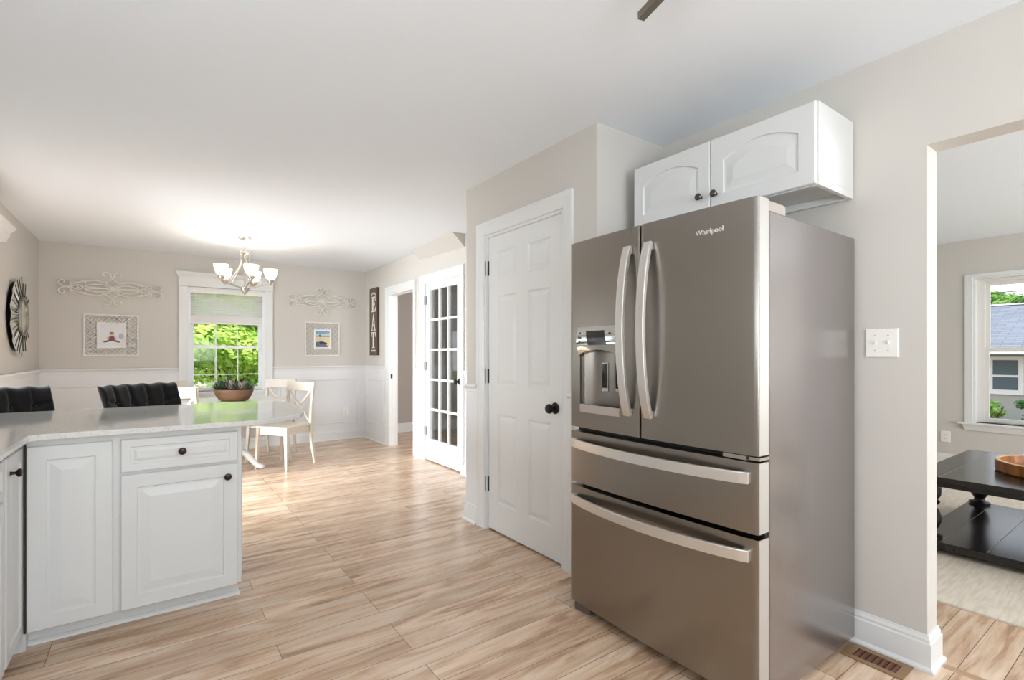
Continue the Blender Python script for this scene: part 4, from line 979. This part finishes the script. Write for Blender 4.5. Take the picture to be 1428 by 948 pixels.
# EAT sign on the right wall (local: front -y -> world -X)
sg = thing('wall_sign', 'tall weathered wood sign reading EAT in cream letters', 'sign', (2.548, 6.862, 1.683), R(-90))
bm = BM(); sw = .140
box(bm, -sw, sw, -.030, 0, -.470, .470, 0); 
obj('board', bm, M['signwood'], sg, bevel=.003)
bm = BM(); box(bm, -sw - .006, -sw, -.033, 0, -.474, .474); box(bm, sw, sw + .006, -.033, 0, -.474, .474); box(bm, -sw, sw, -.033, 0, .468, .474); box(bm, -sw, sw, -.033, 0, -.474, -.468); obj('edge_band', bm, M['signdark'], sg)
def letter(polys, zc, hh, ww):
    bm = BM()
    for p in polys:
        hexa(bm, [(x * ww, -.0305, zc + z * hh) for x, z in p], [(x * ww, -.0325, zc + z * hh) for x, z in p])
    obj('letter', bm, M['letter'], sg)
def rc(x0, x1, z0, z1): return [(x0, z0), (x1, z0), (x1, z1), (x0, z1)]
Ef = [rc(-.30, .0, -.5, .5), rc(-.5, .45, .44, .5), rc(-.5, .45, -.5, -.44), rc(0, .22, -.03, .03), [(.22, -.13), (.30, -.13), (.30, .13), (.22, .13)], [(.36, .22), (.45, .2), (.45, .44), (.30, .44)], [(.30, -.44), (.5, -.44), (.5, -.18), (.42, -.2)]]
Af = [[(-.40, -.5), (-.28, -.5), (.06, .5), (-.06, .5)], [(.10, -.5), (.42, -.5), (.06, .5), (-.06, .5)], rc(-.27, .24, -.2, -.13), rc(-.52, -.14, -.5, -.45), rc(.0, .54, -.5, -.45)]
Tf = [rc(-.15, .15, -.5, .5), rc(-.5, .5, .44, .5), [(-.5, .18), (-.42, .2), (-.34, .44), (-.5, .44)], [(.5, .18), (.42, .2), (.34, .44), (.5, .44)], rc(-.3, .3, -.5, -.45)]
letter(Ef, .245, .215, .17); letter(Af, -.008, .235, .17); letter(Tf, -.258, .225, .17)
bm = BM()
for k in range(9):
    a = R(160 - 140 * k / 8); x, z = .082 * math.cos(a), .358 + .045 * math.sin(a); box(bm, x - .006, x + .006, -.0325, -.0305, z - .012, z + .012)
obj('small_lettering', bm, M['letter'], sg)
bm = BM()
for k in range(8):
    x = -.075 + .15 * k / 7; z = -.408 + .004 * math.sin(k * 2.3); tube(bm, [(x - .008, -.0315, z - .012), (x - .002, -.0315, z + .010), (x + .005, -.0315, z - .010), (x + .010, -.0315, z + .004)], .0022, 5)
obj('small_lettering', bm, M['letter'], sg)

# starburst mirror on the left wall (local: front -y -> world +X)
sm_ = thing('starburst_mirror', 'round starburst mirror with fanned mirrored facets on the left wall', 'mirror', (-.998, 6.13, 1.555), R(90))
bm = BM(); nf = 12
def pol(r_, a, y): return (r_ * math.cos(a), y, r_ * math.sin(a))
fm = BM()
for k in range(nf):
    a = 2 * math.pi * k / nf; da = math.pi / nf
    # each folded fan: ridge in the middle, three slats each side
    for sgn in (-1, 1):
        for q in range(2):
            f0, f1 = q / 2, (q + 1) / 2; a0, a1 = a + sgn * da * f0, a + sgn * da * f1
            r0, r1 = .355 - .045 * f0, .355 - .045 * f1
            y0o, y1o = -.045 + .018 * f0, -.045 + .018 * f1; ii = .15
            top = [pol(ii, a0, -.053), pol(r0, a0, y0o), pol(r1, a1, y1o), pol(ii, a1, -.044)]
            bot = [pol(ii, a0, -.047), pol(r0, a0, y0o + .006), pol(r1, a1, y1o + .006), pol(ii, a1, -.038)]
            hexa(fm, bot, top)
            tube(bm, [pol(ii, a0, -.054), pol(r0, a0, y0o - .001)], .0022, 6)
obj('mirror_facets', fm, M['mirror'], sm_)
lathe(bm, [(0, 0), (.31, 0), (.30, -.008), (.16, -.030), (.0, -.030)], 24, axis='Y')
obj('frame', bm, M['mirrorframe'], sm_)
bm = BM(); P = [pol(.165, 2 * math.pi * k / 40, -.058) for k in range(40)]; tube(bm, P, .011, 8, closed=True); obj('rim', bm, M['mirrorbead'], sm_, smooth=True)
bm = BM(); lathe(bm, [(0, -.056), (.16, -.056), (.16, -.030), (0, -.030)], 40, axis='Y'); obj('centre_mirror', bm, M['mirror'], sm_)

# ================================================================ LIVING ROOM
bm = BM(); loft(bm, [[(x, y, z) for x, y in ((3.14 + i, -1.9 + i), (6.45 - i, -1.9 + i), (6.45 - i, 2.3 - i), (3.14 + i, 2.3 - i))] for i, z in ((0, .0005), (0, .009), (.004, .012))])
tag(obj('area_rug', bm, M['rug']), 'large cream woven rug under the black coffee table', 'rug')
ct = thing('coffee_table', 'large black planked coffee table with turned legs and a low shelf', 'table', (4.51, .425, .012))
hx = .66; TZ = .468
bm = BM(); box(bm, -hx, hx, -hx, hx, TZ - .035, TZ); obj('tabletop', bm, M['blacktable'], ct, bevel=.004)
bm = BM(); g = .0015
def gl(x0, x1, y0, y1, z): box(bm, x0 - g, x1 + g, y0 - g, y1 + g, z - .001, z + .0006)
gl(-hx + .01, hx - .01, .52, .52, TZ); gl(-hx + .01, hx - .01, -.52, -.52, TZ)
for x in (-.22, .22): gl(x, x, -.52, .52, TZ)
gl(-hx + .01, -.22, .16, .16, TZ); gl(-hx + .01, -.22, -.24, -.24, TZ); gl(-.22, .22, .3, .3, TZ); gl(-.22, .22, -.1, -.1, TZ); gl(.22, hx - .01, .16, .16, TZ); gl(.22, hx - .01, -.24, -.24, TZ)
obj('plank_joint', bm, M['groove'], ct)
bm = BM(); 
for s in (-1, 1): box(bm, s * (hx - .03) - .012, s * (hx - .03) + .012, -hx + .03, hx - .03, TZ - .062, TZ - .035); box(bm, -hx + .03, hx - .03, s * (hx - .03) - .012, s * (hx - .03) + .012, TZ - .062, TZ - .035)
obj('apron', bm, M['blackpaint'], ct)
SZ = .075
bm = BM(); box(bm, -hx + .005, hx - .005, -hx + .005, hx - .005, SZ - .045, SZ); obj('shelf', bm, M['blacktable'], ct, bevel=.003)
bm = BM()
for y in (-.52, -.31, -.1, .1, .31, .52): gl(-hx + .02, hx - .02, y, y, SZ)
obj('plank_joint', bm, M['groove'], ct)
for sx_ in (-1, 1):
    for sy_ in (-1, 1):
        bm = BM(); c = (sx_ * (hx - .075), sy_ * (hx - .075), 0)
        box(bm, c[0] - .055, c[0] + .055, c[1] - .055, c[1] + .055, TZ - .075, TZ - .035)
        lathe(bm, [(.0, SZ), (.060, SZ), (.062, SZ + .018), (.034, SZ + .028), (.030, SZ + .045), (.045, SZ + .070), (.058, SZ + .105), (.060, SZ + .135), (.046, SZ + .175), (.030, SZ + .200), (.046, SZ + .212), (.052, SZ + .225), (.040, SZ + .240), (.055, SZ + .262), (.058, SZ + .29), (.058, TZ - .075), (0, TZ - .074)], 28, c)
        lathe(bm, [(0, -.000), (.035, -.000), (.045, .012), (.045, .030), (0, .0301)], 20, c)
        obj('leg', bm, M['blackpaint'], ct, smooth='auto')
tr = thing('serving_tray', 'round amber wooden tray with dark metal handles on the black coffee table', 'tray', (4.48, .50, .4812))
bm = BM(); lathe(bm, [(0, 0), (.30, 0), (.31, .01), (.31, .070), (.285, .070), (.280, .020), (0, .018)], 56); obj('rim', bm, M['traywood'], tr, smooth='auto')
bm = BM(); loft(bm, [[(r_ * math.cos(2 * math.pi * k / 56), r_ * math.sin(2 * math.pi * k / 56), z) for k in range(56)] for r_, z in ((.285, .0702), (.309, .0702), (.307, .073), (.287, .073), (.285, .0702))], False, False); obj('rim_top', bm, M['traytop'], tr)
for s in (-1, 1):
    bm = BM(); P = [(s * .05, -.312, .035), (s * .05, -.33, .05), (s * .05, -.33, .085), (s * .05, -.29, .085)]
    aa = R(200 if s > 0 else 20); ca, sa = math.cos(aa), math.sin(aa); 
    for q in (-.05, .05): tube(bm, [(ca * r_ - sa * q, sa * r_ + ca * q, z) for r_, z in ((.312, .03), (.318, .075), (.298, .09), (.283, .075), (.283, .05))], .004, 6)
    tube(bm, [(ca * .300 - sa * q, sa * .300 + ca * q, .09 + (.02 if abs(q) < .04 else 0)) for q in (-.05, -.03, 0, .03, .05)], .005, 6)
    obj('handle', bm, M['black'], tr)

# ================================================================ OUTSIDE
GZ = -.45
M['lawn'] = mat('lawn', (104, 128, 70), .95, spec=.1, vary=((2, 2, 2), (140, 150, 96), .4, .65))
M['road'] = mat('pale_pavement', (176, 172, 166), .9)
bm = BM(); box(bm, -20, 7.2, 7.8, 45, GZ - .2, GZ); tag(obj('lawn', bm, M['lawn']), 'green lawn outside the dining window', 'lawn', kind='structure')
bm = BM(); box(bm, -20, 7.2, 10.2, 11.6, GZ, GZ + .02); tag(obj('pavement', bm, M['road']), 'pale pavement outside the dining window', 'pavement', kind='structure')
bm = BM(); box(bm, 7.6, 60, -25, 7.7, -.50, -.30); tag(obj('lawn', bm, M['lawn']), 'side yard outside the living room window', 'lawn', kind='structure')
def leafmat(name, c1, c2, sc=2.0):
    m = mat(name, c1, .55, spec=.3, vary=((sc, sc, sc), c2, .35, .65)); b = m.node_tree.nodes['Principled BSDF']; b.inputs['Subsurface Weight'].default_value = 0
    n = m.node_tree; tl = n.nodes.new('ShaderNodeBsdfTranslucent'); mx = n.nodes.new('ShaderNodeMixShader'); mx.inputs[0].default_value = .35
    src = b.inputs['Base Color'].links[0].from_socket; n.links.new(src, tl.inputs[0])
    n.links.new(b.outputs[0], mx.inputs[1]); n.links.new(tl.outputs[0], mx.inputs[2]); n.links.new(mx.outputs[0], n.nodes['Material Output'].inputs[0]); return m
M['lime'] = leafmat('lime_leaf', (172, 210, 92), (222, 238, 136), 1.6)
M['green'] = leafmat('green_leaf', (112, 160, 76), (156, 192, 100), 2.0)
M['deep'] = leafmat('deep_green_leaf', (66, 108, 60), (104, 148, 84), 3.0)
M['blossom'] = leafmat('pale_blossom', (240, 226, 200), (250, 244, 226), 5.0)
M['red'] = leafmat('red_flower', (178, 60, 66), (206, 96, 96), 9.0)
M['bark'] = mat('bark', (92, 76, 64), .9, bump=((20, 20, 6), .5, .01))
def crown(c, rad, n, size, seed, clumps=16, shell=.55):
    rs_ = random.Random(seed); bm = BM(); cl = []
    for i in range(clumps):
        d = Vector((rs_.gauss(0, 1), rs_.gauss(0, 1), rs_.gauss(0, 1))).normalized() * rs_.uniform(.35, .85)
        cl.append((Vector((c[0] + d.x * rad[0], c[1] + d.y * rad[1], c[2] + d.z * rad[2])), rs_.uniform(.28, .45)))
    for i in range(n):
        cc, k = cl[i % clumps]; d = Vector((rs_.gauss(0, 1), rs_.gauss(0, 1), rs_.gauss(0, 1))).normalized(); rr = rs_.uniform(shell, 1.0)
        p = cc + Vector((d.x * rad[0], d.y * rad[1], d.z * rad[2] * .7)) * k * rr
        s = size * rs_.uniform(.6, 1.3); nrm_ = (d + Vector((rs_.uniform(-.8, .8), rs_.uniform(-.8, .8), rs_.uniform(-.2, 1.0)))).normalized()
        u = nrm_.cross(Vector((rs_.random(), rs_.random(), rs_.random() + .1))).normalized(); w = nrm_.cross(u)
        q = [bm.verts.new(p + u * s), bm.verts.new(p + w * s * .5 + nrm_ * s * .12), bm.verts.new(p - u * s * .9), bm.verts.new(p - w * s * .5 + nrm_ * s * .12)]
        bm.faces.new((q[0], q[1], q[2])); bm.faces.new((q[0], q[2], q[3]))
    return bm
def tree(name, label, cat, x, y, z0, cz, rad, n, size, mt, seed, group=None, tr_r=.12, clumps=16):
    t = thing(name, label, cat, (x, y, z0), 0, group)
    o = obj('crown', crown((0, 0, cz - z0), rad, n, size, seed, clumps), M[mt], t)
    bm = BM(); rs_ = random.Random(seed + 1); hh = cz - z0
    tube(bm, [(0, 0, 0), (.02, .02, hh * .4), (-.03, 0, hh * .8), (0, .02, hh)], [tr_r, tr_r * .85, tr_r * .6, tr_r * .3], 10)
    for k in range(6):
        a = k * 1.05; e = Vector((math.cos(a) * rad[0] * .6, math.sin(a) * rad[1] * .6, hh + rad[2] * rs_.uniform(-.2, .4)))
        tube(bm, [(0, 0, hh * .35), (e.x * .45, e.y * .45, hh * .7), tuple(e)], [tr_r * .55, tr_r * .35, tr_r * .12], 7)
    obj('trunk', bm, M['bark'], t); return t
tree('maple_tree', 'bright lime green maple tree filling the upper dining window', 'tree', 1.5, 13.9, GZ, 1.75, (2.8, 1.6, 1.3), 42000, .078, 'lime', 11, clumps=60, tr_r=.07)
tree('leafy_tree', 'broad green tree behind the lime maple', 'tree', 4.2, 19.5, GZ, 2.6, (3.8, 2.2, 2.7), 14000, .15, 'green', 12, clumps=30)
def shrub(name, label, cat, x, y, z0, rad, n, size, mt, seed, group=None, fl=None):
    t = thing(name, label, cat, (x, y, z0), 0, group)
    obj('foliage', crown((0, 0, rad[2] * .85), rad, n, size, seed, 14, .3), M[mt], t)
    bm = BM(); rs_ = random.Random(seed)
    for k in range(6):
        a = k * 1.1; tube(bm, [(0.03 * math.cos(a), .03 * math.sin(a), 0), (rad[0] * .5 * math.cos(a), rad[1] * .5 * math.sin(a), rad[2] * 1.1)], [.02, .006], 6)
    obj('stem', bm, M['bark'], t)
    if fl: obj('blossom', crown((0, -rad[1] * .25, rad[2] * 1.05), (rad[0] * .95, rad[1], rad[2] * .75), fl, size * .8, seed + 5, 12, .7), M['blossom'], t)
    return t
for i, (x, lab) in enumerate(((.40, 'green shrub with cream blossoms low in the left half of the dining window'), (1.92, 'green shrub with cream blossoms low in the right half of the dining window'))):
    shrub('flowering_shrub', lab, 'shrub', x, 11.0, GZ, (.72, .50, .68), 6000, .06, 'green', 30 + i, 'shrubs outside the dining window', fl=420)
# neighbour's house
nh = thing('neighbour_house', 'grey house with shingled roof seen through the living room window', 'house', (16, 0, -1.25))
M['siding'] = mat('grey_siding', (178, 176, 172), .8, bump=((.1, .1, 30), .4, .01))
def shingles():
    m = mat('grey_shingles', (138, 144, 158), .85); n = m.node_tree; b = n.nodes['Principled BSDF']
    t = n.nodes.new('ShaderNodeTexCoord'); mp = n.nodes.new('ShaderNodeMapping'); mp.inputs['Rotation'].default_value = (0, 0, R(90))
    br = n.nodes.new('ShaderNodeTexBrick'); br.inputs['Scale'].default_value = 1; br.inputs['Brick Width'].default_value = .35; br.inputs['Row Height'].default_value = .14; br.inputs['Mortar Size'].default_value = .006
    br.inputs['Color1'].default_value = lin((118, 122, 132)); br.inputs['Color2'].default_value = lin((136, 140, 150)); br.inputs['Mortar'].default_value = lin((92, 95, 104))
    n.links.new(t.outputs['Object'], mp.inputs[0]); n.links.new(mp.outputs[0], br.inputs[0]); n.links.new(br.outputs[0], b.inputs['Base Color']); return m
HZ = 1.25
bm = BM(); box(bm, 0, 7, -9, 3.3, 0, 2.55); obj('wall', bm, M['siding'], nh)
bm = BM(); hexa(bm, [(-.5, -9.5, 2.52), (7.5, -9.5, 2.52), (7.5, 3.6, 2.52), (-.5, 3.6, 2.52)], [(3.3, -9.5, 3.85), (3.7, -9.5, 3.85), (3.7, 3.6, 3.85), (3.3, 3.6, 3.85)]); obj('roof', bm, shingles(), nh)
bm = BM(); box(bm, -.62, -.5, -9.5, 3.6, 2.48, 2.58); tube(bm, [(-.02, 3.15, 2.5), (-.02, 3.15, .1)], .04, 8); obj('gutter', bm, M['vinyl'], nh)
bm = BM(); box(bm, 3.2, 3.8, -9.5, 3.6, 3.84, 3.88); obj('ridge_cap', bm, M['vinyl'], nh)
for yy in (2.72, .6):
    bm = BM()
    box(bm, -.05, 0, yy - .30, yy + .30, 1.55, 2.42); wn = obj('window', bm, M['vinyl'], nh)
    bm = BM(); box(bm, -.06, -.05, yy - .21, yy + .21, 1.66, 1.95); box(bm, -.06, -.05, yy - .21, yy + .21, 2.0, 2.34); obj('pane', bm, mat('dark_pane', (96, 110, 118), .1), wn)
for i, (y, lab) in enumerate(((2.62, 'low green bush under the neighbour house window, left in the view'), (1.95, 'green bush in front of the neighbour house, right edge of the photo'))):
    shrub('garden_bush', lab, 'shrub', 14.2, y, -.26, (.34, .40, .38), 4200, .032, 'green' if i != 1 else 'deep', 40 + i, 'bushes by the neighbour house')
shrub('red_azalea', 'small red flowering plant in the mulch bed outside the living room window', 'flower', 12.6, 2.16, -.26, (.16, .16, .09), 500, .02, 'red', 51)
bm = BM(); box(bm, 11.6, 15.6, -4, 5, -.30, -.26); tag(obj('mulch_bed', bm, mat('mulch', (150, 124, 108), .95, vary=((9, 9, 9), (176, 150, 132), .4, .6))), 'brown mulch bed before the neighbour house', 'mulch bed', kind='structure')
tree('garden_tree', 'round green tree rising behind the grey neighbour roof', 'tree', 27, 4.45, -.3, 2.95, (1.5, 1.4, 1.2), 6000, .10, 'green', 61, tr_r=.15)
tree('garden_tree', 'green tree behind the neighbour roof at the right edge of the photo', 'tree', 30, 3.7, -.3, 3.5, (1.2, 1.2, 1.3), 4000, .10, 'deep', 62, tr_r=.15)
for i, (z, r_, lab) in enumerate(((2.60, .016, 'upper black utility cable crossing the sky outside the living room window'), (2.44, .007, 'thin lower utility cable above the neighbour roof'))):
    bm = BM(); tube(bm, [(13.5, y, z + .0006 * (y - 2) ** 2 ) for y in range(-16, 24, 2)], r_, 6); tag(obj('utility_cable', bm, M['black']), lab, 'cable')
